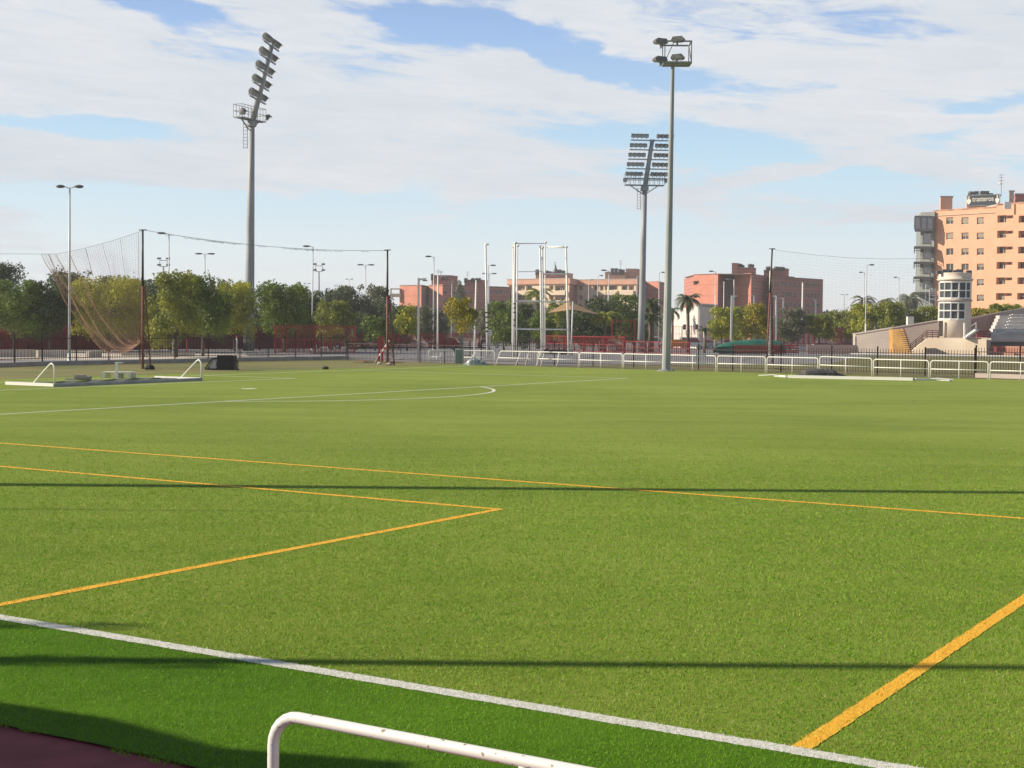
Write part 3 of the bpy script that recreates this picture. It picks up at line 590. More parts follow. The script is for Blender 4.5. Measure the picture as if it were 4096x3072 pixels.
# ------------------------------------------------------------------ throwing cage
t = thing('throwing_cage', gx(2165, 110), 'white steel frame of a throwing cage with tall posts and cross bars', 'cage frame')
CP = [(2056, 1441, 2060, 974, 106, .095), (2068, 1425, 2070, 985, 116, .05), (2049, 1432, 2053, 989, 111, .05), (2170, 1424, 2160, 988, 118, .085), (2176, 1426, 2169, 992, 116, .07), (2182, 1400, 2181, 972, 128, .05), (2277, 1417, 2264, 990, 120, .085)]
Q = []
for (xb, yb, xt, yt, d, r_) in CP:
    p = gx(xb, d); q = A(xt, yt, d); Q.append((p, q)); b = MB(); b.tube(p, q, r_, r_*.9, 8); b.obox(q+Vector((.03, 0, .04)), .22, .16, .14); b.build('post', 'white', t, True)
def cb(x0_, y0_, d0, x1_, y1_, d1, r_=.055, m='white'):
    b = MB(); b.tube(A(x0_, y0_, d0), A(x1_, y1_, d1), r_, n=8); b.build('cross_bar', m, t, True)
cb(2062, 974, 106, 2180, 974, 126, .04); cb(2190, 988, 122, 2256, 988, 120, .085); cb(2173, 1096, 116, 2270, 1096, 120, .06); cb(2060, 1204, 107, 2168, 1205, 117); cb(2170, 1206, 117, 2271, 1208, 120)
cb(2060, 1316, 107, 2170, 1318, 117); cb(2172, 1318, 117, 2275, 1318, 120); cb(2070, 1087, 112, 2168, 1086, 116, .025, 'galvl')
b = MB(); b.tube(A(2292, 1206, 122), gx(2286, 122), .06, n=8); b.build('brace', 'galvl', t, True)
b = MB()
for y in (1215, 1232, 1250, 1280, 1302): b.obox(A(2058, y, 105.8), .2, .2, .07)
b.build('clamp', 'dark', t)
p = G(1950, 1430); t = thing('white_pole', p, 'tallest free-standing white pole with dark fittings, left of the throwing cage', 'post'); q = A(1942, 976, p.y)
b = MB(); b.tube(p, q, .083, .075, 10); b.obox(q+Vector((.1, 0, -.03)), .3, .14, .12); b.build('pole', 'white', t, True)
for y in (1250, 1268, 1290, 1310, 1325): b = MB(); b.obox(p.lerp(q, (1430-y)/454), .22, .22, .09); b.build('clamp', 'dark', t)
# shade sail
t = thing('shade_sail', gx(2270, 150), 'tan triangular shade sail among the trees right of the throwing cage', 'shade sail')
b = MB(); n_ = 10; a, c_, e = A(2190, 1252, 148), A(2385, 1250, 150), A(2272, 1212, 156); k = 0
pk = A(2275, 1205, 154); low = [A(2188, 1252, 146), A(2285, 1238, 144), A(2398, 1258, 148), A(2300, 1232, 158)]
vs = [pk]+low; b.add(vs+[v-Vector((0, 0, .04)) for v in vs], [(0, 1, 2), (0, 2, 3), (0, 3, 4), (0, 4, 1), (5, 7, 6), (5, 8, 7), (5, 9, 8), (5, 6, 9)]); b.build('canopy', 'tan', t)
b = MB(); b.tube(gx(2275, 154), pk, .09, n=8); b.build('pole', 'white', t)

# ------------------------------------------------------------------ net poles, cables and nets
def lpole(xb, yb, xt, yt, d, label, lower=.55, wd=.115):
    p, q, d = ends(xb, yb, xt, yt, d); t = thing('net_pole', p, label, 'net pole', 'dark poles carrying the ball nets'); m = p+(q-p)*lower
    b = MB(); b.tube(m, q, wd*.55, wd*.45, 8); b.obox(q+Vector((0, 0, .03)), .4, .12, .05); b.build('upper_pole', 'dark', t, True)
    b = MB(); b.tube(p, m, wd*.6, wd*.55, 8)
    a0 = p+Vector((.42, 0, 0)); a1 = m+Vector((.12, 0, 0)); b.tube(a0, a1, .045, n=6)
    for i in range(12):
        k = i/12; u0 = p+(m-p)*k; u1 = a0+(a1-a0)*(k+.04); b.tube(u0, u1, .018, n=4); b.tube(u1, p+(m-p)*(k+1/12), .018, n=4)
    b.build('lattice_base', 'rust', t, True); return q, d
qa, da = lpole(571, 1475, 571, 922, None, 'tall net pole with rusty lattice foot at left, pulling the big brown net', .6)
qb, db = lpole(1549, 1461, 1550, 1002, None, 'black and rust net pole standing in the dirt mound', .6)
qc, dc = lpole(3070, 1449, 3089, 997, 98, 'red and black net pole behind the green covered mat', .62)
def cable(a, c_, sag, label, r_=.012, m='netg', n_=24):
    b = MB(); a, c_ = Vector(a), Vector(c_); b.path([a+(c_-a)*(i/n_)-Vector((0, 0, 4*sag*(i/n_)*(1-i/n_))) for i in range(n_+1)], r_, 5); return tag(b.build('cable', m, None, True), label, 'cable', 'suspension cables of the ball nets')
qe = A(225, 1016, 84); qf = A(-200, 1015, 84)
cable(qa, qe, .12, 'thin cable sloping down left from the tall net pole above the brown net')
cable(qe, qf, .0, 'thin cable leaving the frame at the left edge', .010)
cab_ = cable(qa+Vector((.2, 0, 0)), qb, .32, 'long drooping cable between the left net pole and the black net pole', .012)
qg = A(3700, 1033, 92); cable(qc, qg, .25, 'thin cable running right from the red net pole towards the orange tower', .009)
# loose scraps on the long cable
for i in range(26):
    b = MB(); k = random.uniform(.05, .97); pp = qa+(qb-qa)*k-Vector((0, 0, 4*.32*k*(1-k)+.01)); b.path([pp+Vector((j*.12, 0, -abs(math.sin(j*1.3))*.08)) for j in range(5)], .012, 4); b.build('net_scrap', 'netg', cab_)
# big gathered net
Gp = A(562, 1368, 76.5); NU, NV = 58, 46
def netpt(u, v):
    if u < .30: top = A(165, 1017, 84).lerp(qe, u/.30)
    else:
        k = (u-.30)/.70; top = qe.lerp(qa, k) - Vector((0, 0, 4*.12*k*(1-k)))
    w_ = 1-u
    x = top.lerp(Gp, v)
    s = v*(1-v)*4; s3 = v**3*(1-v)*9.48
    fold = .05*math.sin(u*55)*(1-v)*min(1, v*5)
    wv = .10*math.sin(u*23+v*7)*math.sin(v*9+u*4)*s*w_**.5; x = x + Vector((wv, wv, wv*.8))
    return x + Vector((-.85*w_*s, .2*s*w_, -w_**.8*(.15*s+1.45*s3))) + Vector((fold, fold, 0))
b = MB()
for i in range(NU+1):
    u = i/NU; rr = .0042 if i % 8 else .010
    b.path([netpt(u, j/NV) for j in range(NV+1)], rr, 3, False)
for j in range(NV+1):
    v = j/NV; b.path([netpt(i/NU, v) for i in range(0, NU+1)], .0038, 3, False)
for q in range(5):                           # loose folds of the lower edge
    u0 = q*.13; b.path([netpt(u0, j/NV)+Vector((.05*q, 0, -.10*math.sin(j/NV*PI))) for j in range(NV+1)], .013, 4, False)
tag(b.build('ball_net', 'net'), 'huge brown ball net hanging like a shell, gathered at the rusty left pole', 'net')
# thin net on the right (faint strands in front of the far trees)
b = MB(); LL = A(3085, 1010, 97); 
for j in range(34):
    z = j/33; b.path([qc.lerp(qg, i/16) - Vector((0, 0, 4*.25*(i/16)*(1-i/16) + 6.0*z + .05*math.sin(i*1.7+j))) for i in range(17)], .0025, 3, False)
for i in range(40):
    k = i/39; q0 = qc.lerp(qg, k)-Vector((0, 0, 4*.25*k*(1-k))); b.path([q0, q0-Vector((0.02*math.sin(i), 0, 6.0))], .0015, 3, False)
tag(b.build('ball_net', 'netg'), 'fine grey ball net stretched in front of the far trees on the right', 'net')
# barrier pole with red and white tape
t = thing('barrier_pole', G(1512, 1455), 'slanting pole wrapped in red and white tape beside the dirt mound net pole', 'barrier')
a, c_ = A(1512, 1432, 90), A(1558, 1362, 90)
for i in range(8):
    b = MB(); b.tube(a.lerp(c_, i/8), a.lerp(c_, (i+1)/8), .055, n=8); b.build('white_band' if i % 2 else 'red_band', 'white' if i % 2 else 'redm', t, True)
b = MB(); b.tube(G(1500, 1455), a, .05, n=6); b.build('foot', 'barkg', t)

# ------------------------------------------------------------------ goals
def lying_goal():
    a0, a1 = PW(37.56, 46.2), PW(37.56, 43.5); c0, c1 = PW(45.7, 46.55), PW(45.7, 43.85)
    t = thing('football_goal', (a0+c1)/2, 'full-size white football goal tipped face down on the left with grey net on the turf', 'football goal')
    z = Vector((0, 0, .07)); d = (a1-a0).normalized()
    for a, e in ((a0, a1), (c0, c1)):
        b = MB(); b.bar(a+z, e+z, .12, .12); b.build('post', 'white', t)
        b = MB(); top = e+Vector((0, 0, .88)); bk = e-d*1.15 ; q = [e+Vector((0, 0, .1)), e+Vector((0, 0, .70)), e+Vector((0, 0, .82))-d*.05, e+Vector((0, 0, .88))-d*.16, e+Vector((0, 0, .82))-d*.27, bk+Vector((0, 0, .12))]
        b.path(q, .033, 8); b.build('net_hoop', 'white', t, True)
    b = MB(); b.bar(a1+z+Vector((0, 0, -.01)), c1+z+Vector((0, 0, -.01)), .12, .12); b.build('crossbar', 'galv', t)
    b = MB(); dd = c0-a0; N = 40
    for i in range(N+1):
        b.path([a0.lerp(a1, j/12)+dd*(i/N)+Vector((0, 0, .05+.02*math.sin(i*.9+j))) for j in range(13)], .010, 3, False)
    for j in range(26): b.path([a0.lerp(a1, j/25)+dd*(i/20)+Vector((0, 0, .05+.02*math.sin(i*1.9+j*.7))) for i in range(21)], .010, 3, False)
    b.build('net', 'netg', t)
lying_goal()
t = thing('football_goal', G(3400, 1517), 'smaller white goal lying flat in front of the railings at right', 'football goal')
a, c_ = G(3152, 1511.5), G(3652, 1522.5); d = (c_-a).normalized(); nr = Vector((-d.y, d.x, 0)); z = Vector((0, 0, .07))
b = MB(); b.bar(a+z, c_+z, .14, .14); b.build('crossbar', 'white', t)
for s, (p, ex) in enumerate(((a, -1), (c_, 1))):
    b = MB(); b.bar(p+z*.9+nr*.08+d*ex*.1, p+z*.7+d*ex*1.0+nr*1.5, .09, .09); b.build('post', 'white', t)
    b = MB(); q = p+d*ex*.2+nr*.9; b.path([q+Vector((0, 0, .03)), q+d*ex*.8+Vector((0, 0, .10)), q+d*ex*1.5+Vector((0, 0, .05))], .03, 6); b.build('net_hoop', 'white', t)
b = MB(); b.bar(a+nr*1.7+z*.5, c_+nr*1.7+z*.5, .06, .06); b.build('back_bar', 'galvl', t)
b = MB(); N = 46
for i in range(N+1): b.path([a.lerp(c_, i/N)+nr*(1.7*j/8)+Vector((0, 0, .05+.02*math.sin(i+j))) for j in range(9)], .011, 3, False)
for j in range(18): b.path([a.lerp(c_, i/20)+nr*(1.7*j/17)+Vector((0, 0, .05+.02*math.sin(i+j))) for i in range(21)], .011, 3, False)
b.build('net', 'netg', t)
b = MB(); b.tube(G(3730, 1520), G(3800, 1525)+Vector((0, 0, .03)), .03, n=6); b.obox(G(3802, 1526)+Vector((0, 0, .05)), .14, .1, .08); tag(b.build('loose_bar', 'galvl'), 'thin loose metal bar lying on the turf right of the smaller goal', 'bar')
# heaps
def heap(name, prof, d0, thick, m, label, cat, bumps=.06, nx=26, ny=10):
    # prof: list of (x, ytop) image columns at depth d0; a rounded mound following that outline
    xs = [q[0] for q in prof]; P = []
    for i in range(nx+1):
        x = xs[0]+(xs[-1]-xs[0])*i/nx; y = float(np.interp(x, xs, [q[1] for q in prof])); P.append((gx(x, d0), max(.01, zat(x, y, d0))))
    b = MB()
    for j in range(ny+1):
        v = j/ny; a = v*PI
        for i, (g, h) in enumerate(P):
            e = random.uniform(-bumps, bumps) if 0 < j < ny else 0
            b.v.append((g.x+e*.5, g.y-thick/2*math.cos(a)*(.4+.6*min(1, h*2)), max(.0, h*math.sin(a)**.6+(e*h*1.2 if 0 < i < nx else 0))))
    for j in range(ny):
        for i in range(nx): q = j*(nx+1)+i; b.f.append((q, q+1, q+nx+2, q+nx+1))
    return tag(b.build(name, m), label, cat)
heap('net_heap', [(3190, 1499), (3212, 1490), (3222, 1478), (3262, 1474), (3300, 1476), (3338, 1477), (3352, 1492), (3385, 1500)], 74.2, 1.2, mat('dark_net_heap', (.10, .095, .095), (.05, .048, .05), .95, 6, bump=.6), 'dark heap of folded netting behind the right-hand goal', 'net heap', .03)
heap('plastic_sheet', [(1855, 1458), (1872, 1446), (1882, 1432), (1898, 1434), (1915, 1438), (1935, 1444), (1950, 1456)], 89, .7, 'plastic', 'crumpled pale grey plastic sheet at the foot of the grey tree post', 'plastic sheet', .12)
heap('dirt_mound', [(1420, 1447), (1460, 1441), (1500, 1446), (1530, 1450), (1570, 1444), (1620, 1452)], 94, 2.4, soil, 'low brown dirt mound around the black net pole', 'dirt mound', .05)
t = thing('sheet_panel', G(1838, 1457), 'grey-green panel standing between the first two far railings', 'panel')
b = MB(); b.obox(A(1838, 1426, 90.5), .52, .04, .85); b.build('panel', mat('grey_green_panel', (.20, .25, .23), (.15, .19, .18), .6, 3), t)
b = MB()
for x in (1822, 1854): b.bar(gx(x, 90.45), A(x, 1396, 90.45), .04, .04)
b.bar(A(1822, 1398, 90.45), A(1854, 1398, 90.45), .04, .04); b.build('frame', 'galvl', t)
# rocks by the dirt mound
for x, y, s, lab in ((1518, 1457, .16, 'pale stone left of the dirt mound net pole'), (1558, 1461, .2, 'pale stone at the foot of the dirt mound net pole'), (1302, 1477, .18, 'small dark clod on the dry verge left of the dirt mound'), (600, 1479, .3, 'dark clod at the foot of the rusty left net pole')):
    p = G(x, y); b = MB(); b.lathe(p, [(s*.8, 0), (s*1.0, s*.3), (s*.7, s*.7), (s*.2, s*.85)], 9); b.v = [(v[0]+random.uniform(-.03, .03), v[1], v[2]+random.uniform(0, .02)) for v in b.v]
    tag(b.build('stone', 'concp' if 'pale' in lab else 'black'), lab, 'stone')
# goalmouth pallet stack etc.
t = thing('pallet_stack', G(470, 1516), 'whitish pallet with an upright white post lying behind the toppled goal', 'pallet')
c = G(474, 1512); b = MB()
for i in range(5): b.obox(c+Vector((0, -.32+i*.16, .255)), 1.30, .12, .045)
b.obox(c+Vector((0, 0, .222)), 1.25, .6, .016)
b.build('deck_boards', 'wood', t)
for s in (-.56, 0, .56):
    for e in (-.3, 0, .3): b = MB(); b.obox(c+Vector((s+.1*e, e, .12)), .2, .12, .22); b.build('block', 'wood', t)
p = c+Vector((.0, -.3, .28)); b = MB(); b.bar(p, p+Vector((0, 0, .42)), .11, .11); b.obox(p+Vector((.1, 0, .40)), .34, .12, .05); b.build('upright', 'white', t)
b = MB(); c = G(332, 1519); b.obox(c+Vector((0, 0, .10)), .62, .5, .10); b.obox(c+Vector((-.1, 0, .18)), .35, .35, .06); b.obox(c+Vector((-.2, 0, .03)), 1.0, .3, .05); tag(b.build('board_stack', 'conc'), 'small low stack of grey boards left of the pallet', 'board stack')
# black box and silver cover
t = thing('equipment_box', G(888, 1484), 'large black equipment box with a slack strap, right of the toppled goal', 'box')
b = MB(); c = G(903, 1480); ang = R(0); b.obox(c+Vector((0, .35, .36)), .88, .8, .70); b.obox(c+Vector((0, .35, .725)), .92, .84, .03); b.build('body', 'black', t)
b = MB(); b.path([c+Vector((.46, .2, .55)), c+Vector((.60, .1, .42)), c+Vector((.63, .05, .2)), c+Vector((.60, 0, .12)), c+Vector((.66, -.05, .02))], .03, 6); b.build('strap', 'black', t)
b = MB(); b.obox(c+Vector((.65, -.1, .03)), .16, .12, .06); b.build('strap_weight', 'black', t)
t = thing('wheeled_frame', G(845, 1484), 'black slanting frame covered with a silver sheet, left of the black box', 'frame')
e = c+Vector((-.46, .05, 0)); b = MB()
for y_ in (-.05, .7): b.path([e+Vector((-.62, y_, .05)), e+Vector((-.25, y_, .60)), e+Vector((0, y_, .62))], .05, 6); b.bar(e+Vector((-.6, y_, .04)), e+Vector((0, y_, .04)), .07, .07)
b.build('frame', 'black', t)
b = MB(); pts = [e+Vector((-.42, -.06, .06)), e+Vector((-.30, -.08, .30)), e+Vector((-.18, -.07, .52)), e+Vector((-.05, -.07, .40)), e+Vector((-.01, -.07, .08))]; b.extr(pts, (0, .6, .0)); b.build('silver_cover', 'silver', t)

# ------------------------------------------------------------------ foliage
def crown_mesh(lobes, count, leaf, seed, sparse=.0):
    g = np.random.default_rng(seed); vol = np.array([l_[3]*l_[4]*l_[5] for l_ in lobes])**.75; vol = vol/vol.sum(); C = []
    for l_, f_ in zip(lobes, vol):
        N = max(12, int(count*f_)); d = g.normal(size=(N, 3)); d /= np.linalg.norm(d, axis=1)[:, None]
        rad = g.random(N)**.28; q = d*rad[:, None]
        # clumps: push leaves onto lumps
        ph = g.random(3)*6; lump = 1 + .24*np.sin(d[:, 0]*7+ph[0])*np.sin(d[:, 1]*6+ph[1])*np.sin(d[:, 2]*8+ph[2]) + .12*np.sin(d[:, 0]*17+ph[1])*np.sin(d[:, 2]*15+ph[0])
        q = q*lump[:, None]*np.array(l_[3:6]) + np.array(l_[:3]); C.append(q)
    C = np.vstack(C); N = len(C)
    a = g.normal(size=(N, 3)); a[:, 2] *= .6; a /= np.linalg.norm(a, axis=1)[:, None]
    t_ = g.normal(size=(N, 3)); t_ -= (t_*a).sum(1)[:, None]*a; t_ /= np.linalg.norm(t_, axis=1)[:, None]; s_ = np.cross(a, t_)
    z = leaf*(.6+.8*g.random(N))[:, None]
    V = np.stack([C-t_*z, C-s_*z*.55, C+t_*z, C+s_*z*.55], 1).reshape(-1, 3)
    me = bpy.data.meshes.new('crown'); me.vertices.add(4*N); me.vertices.foreach_set('co', V.ravel().astype(np.float32))
    me.loops.add(4*N); me.loops.foreach_set('vertex_index', np.arange(4*N, dtype=np.int32)); me.polygons.add(N)
    me.polygons.foreach_set('loop_start', np.arange(0, 4*N, 4, dtype=np.int32)); me.polygons.foreach_set('loop_total', np.full(N, 4, dtype=np.int32))
    me.update(calc_edges=True); return me
TG = 'trees beyond the fences'
def tree(x0_, x1_, yt, yb_crown, d, leafm, label, seed, trunk='bark', lobn=9, leaf=.13, dens=1.0, xtr=None, group=TG, name='broadleaf_tree', flat=1.0):
    xc = (x0_+x1_)/2; base = gx(xc if xtr is None else xtr, d); g = random.Random(seed)
    top = zat(xc, yt, d); bot = zat(xc, yb_crown, d); W_ = (x1_-x0_)*d/FPX*1.12; cx_ = gx(xc, d).x
    t = thing(name, base, label, 'tree', group)
    H = top-bot; lobes = [(cx_-base.x, 0, bot+H*.5, W_*.36, W_*.34, H*.40)]
    for i in range(lobn):
        a = i*2.4+g.random(); zz = g.uniform(.12, .86); rr = W_*.5*math.sqrt(max(.1, 1-((zz-.45)/.62)**2)); s = g.uniform(.16, .27)
        k = g.uniform(.55, .85)
        lobes.append((cx_-base.x+rr*k*math.cos(a), rr*k*math.sin(a), bot+H*zz, W_*s, W_*s, H*s*.85*flat))
    for i in range(5):
        a = g.uniform(0, 6.3); lobes.append((cx_-base.x+W_*.3*math.cos(a), W_*.3*math.sin(a), top-H*.11, W_*.15, W_*.15, H*.11))
    for i in range(16):
        a = g.uniform(0, 6.3); zz = g.uniform(.15, 1.0); rr = W_*.5*math.sqrt(max(.02, 1-((zz-.45)/.62)**2)); lobes.append((cx_-base.x+rr*math.cos(a), rr*math.sin(a), bot+H*zz, W_*g.uniform(.05, .09), W_*g.uniform(.05, .09), H*g.uniform(.035, .08)))
    cnt = int(dens*2.6*(W_*W_*2.6+W_*H*2.6)/(leaf*leaf*2.2)*.62); cnt = max(1200, min(cnt, 19000))
    me = crown_mesh(lobes, cnt, leaf, seed); me.materials.append(LF[leafm]); o = bpy.data.objects.new('crown', me); COL.objects.link(o); o.parent = t
    b = MB(); r0 = max(.07, W_*.028); fork = max(.5, bot+H*.12)
    b.path([base, base+Vector((g.uniform(-.1, .1), 0, fork*.5)), Vector((base.x*.6+cx_*.4, base.y, fork))], [r0*1.2, r0, r0*.85], 8)
    for l_ in lobes[1:6]: b.path([Vector((base.x*.6+cx_*.4, base.y, fork*.9)), Vector((base.x+l_[0]*.6, base.y+l_[1]*.6, fork*.5+l_[2]*.5)), Vector((base.x+l_[0], base.y+l_[1], l_[2]))], [r0*.6, r0*.4, r0*.12], 5)
    b.build('trunk', trunk, t, True); return t
T_ = [
 (-110, 90, 1040, 1345, 150, 'dark', 'tallest dark tree at the left edge of the photo'),
 (-40, 150, 1118, 1350, 118, 'mid', 'mid-green tree second from the left edge'),
 (110, 285, 1130, 1360, 120, 'dark', 'dark round tree directly left of the double-headed lamp'),
 (205, 400, 1076, 1340, 165, 'dark', 'flat-topped dark tree behind the upper edge of the brown net'),
 (390, 600, 1090, 1340, 170, 'dark', 'shaded dark tree behind the rusty net pole'),
 (292, 575, 1112, 1362, 122, 'yellow', 'yellow-green tree seen through the brown net'),
 (612, 800, 1088, 1368, 104, 'olive', 'broad olive tree right of the rusty net pole, lit on its left side'),
 (720, 905, 1100, 1360, 108, 'mid', 'dark green half of the tree pair above the black equipment box'),
 (870, 1010, 1125, 1340, 128, 'yellow', 'yellowish tree directly left of the tall left mast'),
 (870, 1000, 1100, 1300, 210, 'grey', 'hazy thin-crowned tree peeping above the yellowish tree'),
 (985, 1090, 1190, 1350, 140, 'dark', 'dark low tree right behind the tall left mast'),
 (1030, 1245, 1135, 1362, 125, 'mid', 'full mid-green tree right of the tall left mast'),
 (1060, 1260, 1125, 1340, 190, 'grey', 'greyish distant tree behind the full mid-green tree'),
 (1262, 1398, 1190, 1345, 150, 'olive', 'small yellow-green tree right of the single-headed lamp'),
 (1235, 1400, 1140, 1340, 185, 'dark', 'dark tree behind the small yellow-green tree'),
 (1345, 1560, 1120, 1350, 190, 'grey', 'biggest dark grey-green tree left of the black net pole'),
 (1380, 1480, 1230, 1360, 170, 'dark', 'shadowy low tree under the biggest grey-green tree'),
 (1458, 1545, 1256, 1350, 148, 'mid', 'small rounded green tree left of the black net pole'),
 (1552, 1640, 1200, 1352, 175, 'dark', 'dark tree right of the black net pole'),
 (1588, 1672, 1216, 1325, 150, 'yellow', 'small bright yellow tree right of the black net pole'),
 (1640, 1725, 1208, 1345, 162, 'grey', 'brownish tree right behind the square white lamp post'),
 (1700, 1790, 1212, 1345, 185, 'grey', 'grey-green tree left of the small post-like tree'),
 (1925, 1990, 1200, 1340, 165, 'grey', 'dull green tree behind the tallest white pole'),
 (1960, 2075, 1192, 1350, 155, 'mid', 'green tree left of the throwing cage'),
 (2070, 2170, 1196, 1345, 175, 'dark', 'dark tree inside the left bay of the throwing cage'),
 (2130, 2215, 1235, 1345, 150, 'mid', 'pale-leaved bush tree behind the middle cage posts'),
 (2188, 2290, 1178, 1340, 185, 'olive', 'olive tree behind the right bay of the throwing cage'),
 (2250, 2350, 1240, 1345, 170, 'dark', 'dark tree under the tan shade sail'),
 (2335, 2470, 1175, 1345, 172, 'dark', 'dark green tree right of the shade sail'),
 (2440, 2555, 1158, 1340, 178, 'mid', 'tall green tree left of the distant floodlight mast'),
 (2838, 2935, 1212, 1345, 168, 'yellow', 'yellow-green tree right of the white house'),
 (2925, 3010, 1208, 1345, 176, 'olive', 'olive tree between the yellow ones right of the white house'),
 (2985, 3080, 1198, 1345, 165, 'autumn', 'autumn-tinted tree left of the red net pole'),
 (3108, 3215, 1212, 1345, 178, 'grey', 'dull olive tree right of the red net pole'),
 (3228, 3330, 1236, 1345, 178, 'olive', 'yellow-green tree above the long pale shed'),
 (3310, 3420, 1222, 1340, 190, 'olive', 'tree between the pale shed and the grey ramp wall'),
 (3400, 3520, 1196, 1325, 180, 'yellow', 'brightest yellow-green tree behind the ramp wall'),
 (3500, 3610, 1188, 1320, 178, 'olive', 'yellow-green tree behind the ramp with the close street lamps'),
 (3590, 3680, 1215, 1310, 190, 'grey', 'greyish tree left of the round control tower'),
 (3660, 3760, 1206, 1300, 178, 'olive', 'green tree touching the left side of the round control tower'),
 (3880, 3990, 1215, 1290, 175, 'autumn', 'golden tree touching the right side of the round control tower'),
 (3960, 4090, 1196, 1280, 180, 'olive', 'olive tree above the seating at the right edge'),
 (4060, 4180, 1230, 1290, 180, 'olive', 'tree cut by the right edge of the photo'),
]
T_ += [(560, 700, 1105, 1350, 150, 'dark', 'dark tree behind the left half of the broad olive tree'), (660, 820, 1092, 1350, 160, 'grey', 'thin-topped grey tree behind the broad olive tree'), (790, 930, 1125, 1350, 155, 'dark', 'dark tree behind the black equipment box'),
 (1140, 1290, 1165, 1350, 165, 'dark', 'dark tree behind the single-headed lamp right of the tall left mast'), (1500, 1610, 1190, 1350, 185, 'dark', 'dark tree directly behind the black net pole'), (2020, 2110, 1225, 1350, 190, 'dark', 'dark tree behind the left posts of the throwing cage'),
 (2290, 2390, 1195, 1345, 200, 'dark', 'dark tree behind the shade sail'), (2480, 2600, 1230, 1345, 195, 'dark', 'dark tree behind the distant floodlight mast')]
for i, (xa, xb, yt, yb, d, lm, lab) in enumerate(T_):
    tree(xa, xb, yt, yb+(14 if xb < 2600 else 0), d, lm, lab, 100+i, leaf=.095*max(1, d/125), lobn=14, dens=1.35)
# post-like young tree in front
t = tree(1793, 1903, 1188, 1332, 95, 'autumn', 'small yellow tree with a thick grey post-like trunk by the grey plastic sheet', 777, lobn=9, leaf=.075, xtr=1847, group=None, trunk='barkg')
b = MB(); p = gx(1848, 94.6); b.bar(p, A(1846, 1320, 94.6), .19, .19); b.build('trunk_sleeve', mat('grey_sleeve', (.25, .25, .24), (.2, .2, .2), .8, 3), t)
# conifer
p = gx(1838, 330); zt = zat(1838, 1126, 330)
t = thing('conifer', p, 'narrow dark conifer in front of the red flats at centre left', 'tree')
me = crown_mesh([(0, 0, zt*(1-k)*.98, .5+4.2*k, .5+4.2*k, 2.4) for k in (.03, .1, .18, .27, .37, .48, .6)], 6000, .22, 5); me.materials.append(LF['grey']); o = bpy.data.objects.new('crown', me); COL.objects.link(o); o.parent = t
b = MB(); b.tube(p, p+Vector((0, 0, zt*.9)), .3, .08, 7); b.build('trunk', 'bark', t)
# small trees' trunks already; palms
def palm(x, yc, d, rad, label, lean=0, fr=26, leafm='mid', seed=1, low=False):
    p = gx(x, d); c = A(x+lean, yc, d); t = thing('palm_tree', p, label, 'palm tree', 'palm trees'); g = random.Random(seed)
    b = MB(); b.path([p, p.lerp(c, .5)+Vector((.05, 0, 0)), c], [rad*.11, rad*.085, rad*.10], 8); b.build('trunk', 'bark', t, True)
    V = []; F = []
    for i in range(fr):
        a = 2.4*i; e0 = g.uniform(-.35, 1.25) if not low else g.uniform(.3, 1.35); L = rad*g.uniform(.85, 1.1); dirh = Vector((math.cos(a), math.sin(a), 0)); pts = []; q = c.copy(); e = e0; N = 12
        for j in range(N+1):
            pts.append(q.copy()); q = q + (dirh*math.cos(e)+Vector((0, 0, math.sin(e))))*(L/N); e -= .17
        side = Vector((-dirh.y, dirh.x, 0))
        for j in range(1, N+1):
            ll = L*.24*math.sin(PI*(.12+.82*j/N)); dd = (pts[j]-pts[j-1]).normalized()
            for m_ in (0, .5):
                o_ = pts[j-1].lerp(pts[j], m_)
                for s in (-1, 1):
                    tip = o_ + side*s*ll*.75 + dd*ll*.6 - Vector((0, 0, ll*.35)); k = len(V); w2 = dd*rad*.022
                    V += [o_-w2, o_+w2, tip]; F.append((k, k+1, k+2))
        k = len(V)
    b = MB(); b.v = [tuple(v) for v in V]; b.f = F
    b.build('fronds', LF[leafm], t); return t
palm(2754, 1200, 165, 2.0, 'tall feathery palm in front of the white house', lean=-4, fr=50, leafm='grey', seed=2)
palm(2152, 1178, 230, 3.0, 'palm rising above the throwing cage in front of the cream balconies', fr=40, leafm='olive', seed=3)
palm(2420, 1275, 150, 2.0, 'low spiky palm right of the shade sail', fr=34, leafm='olive', seed=4, low=True)
palm(2610, 1215, 160, 1.7, 'palm just right of the distant floodlight mast', fr=36, leafm='dark', seed=5)
palm(2600, 1280, 160, 1.9, 'low bushy palm beside the white minibus', fr=34, leafm='dark', seed=15, low=True)
palm(2690, 1245, 250, 2.2, 'dark low palm left of the white house gable', fr=30, leafm='dark', seed=6)
palm(3455, 1205, 260, 3.2, 'grey distant palm behind the two close street lamps', fr=34, leafm='grey', seed=7)
palm(3640, 1195, 260, 3.4, 'larger grey palm left of the orange tower block', fr=38, leafm='grey', seed=8)
palm(3545, 1205, 280, 2.6, 'small grey palm between two larger grey ones', fr=30, leafm='grey', seed=9)
palm(2820, 1325, 150, 1.2, 'small low palm in front of the white house right side', fr=24, leafm='grey', seed=10, low=True)
# far belt of trees as one mass
lob = []
for i in range(150):
    x = -400+i*32+random.uniform(-8, 8); d = random.uniform(380, 520); g = gx(x, d); h = random.uniform(5.0, 9.5) if x < 1500 or x > 3300 else random.uniform(4, 7); lob.append((g.x, g.y, h*.5, 4, 4, h*.55))
me = crown_mesh(lob, 60000, .42, 9); me.materials.append(LF['grey']); o = bpy.data.objects.new('distant_trees', me); COL.objects.link(o); o['kind'] = 'stuff'; tag(o, 'far-off belt of greyish trees along the horizon', 'trees')

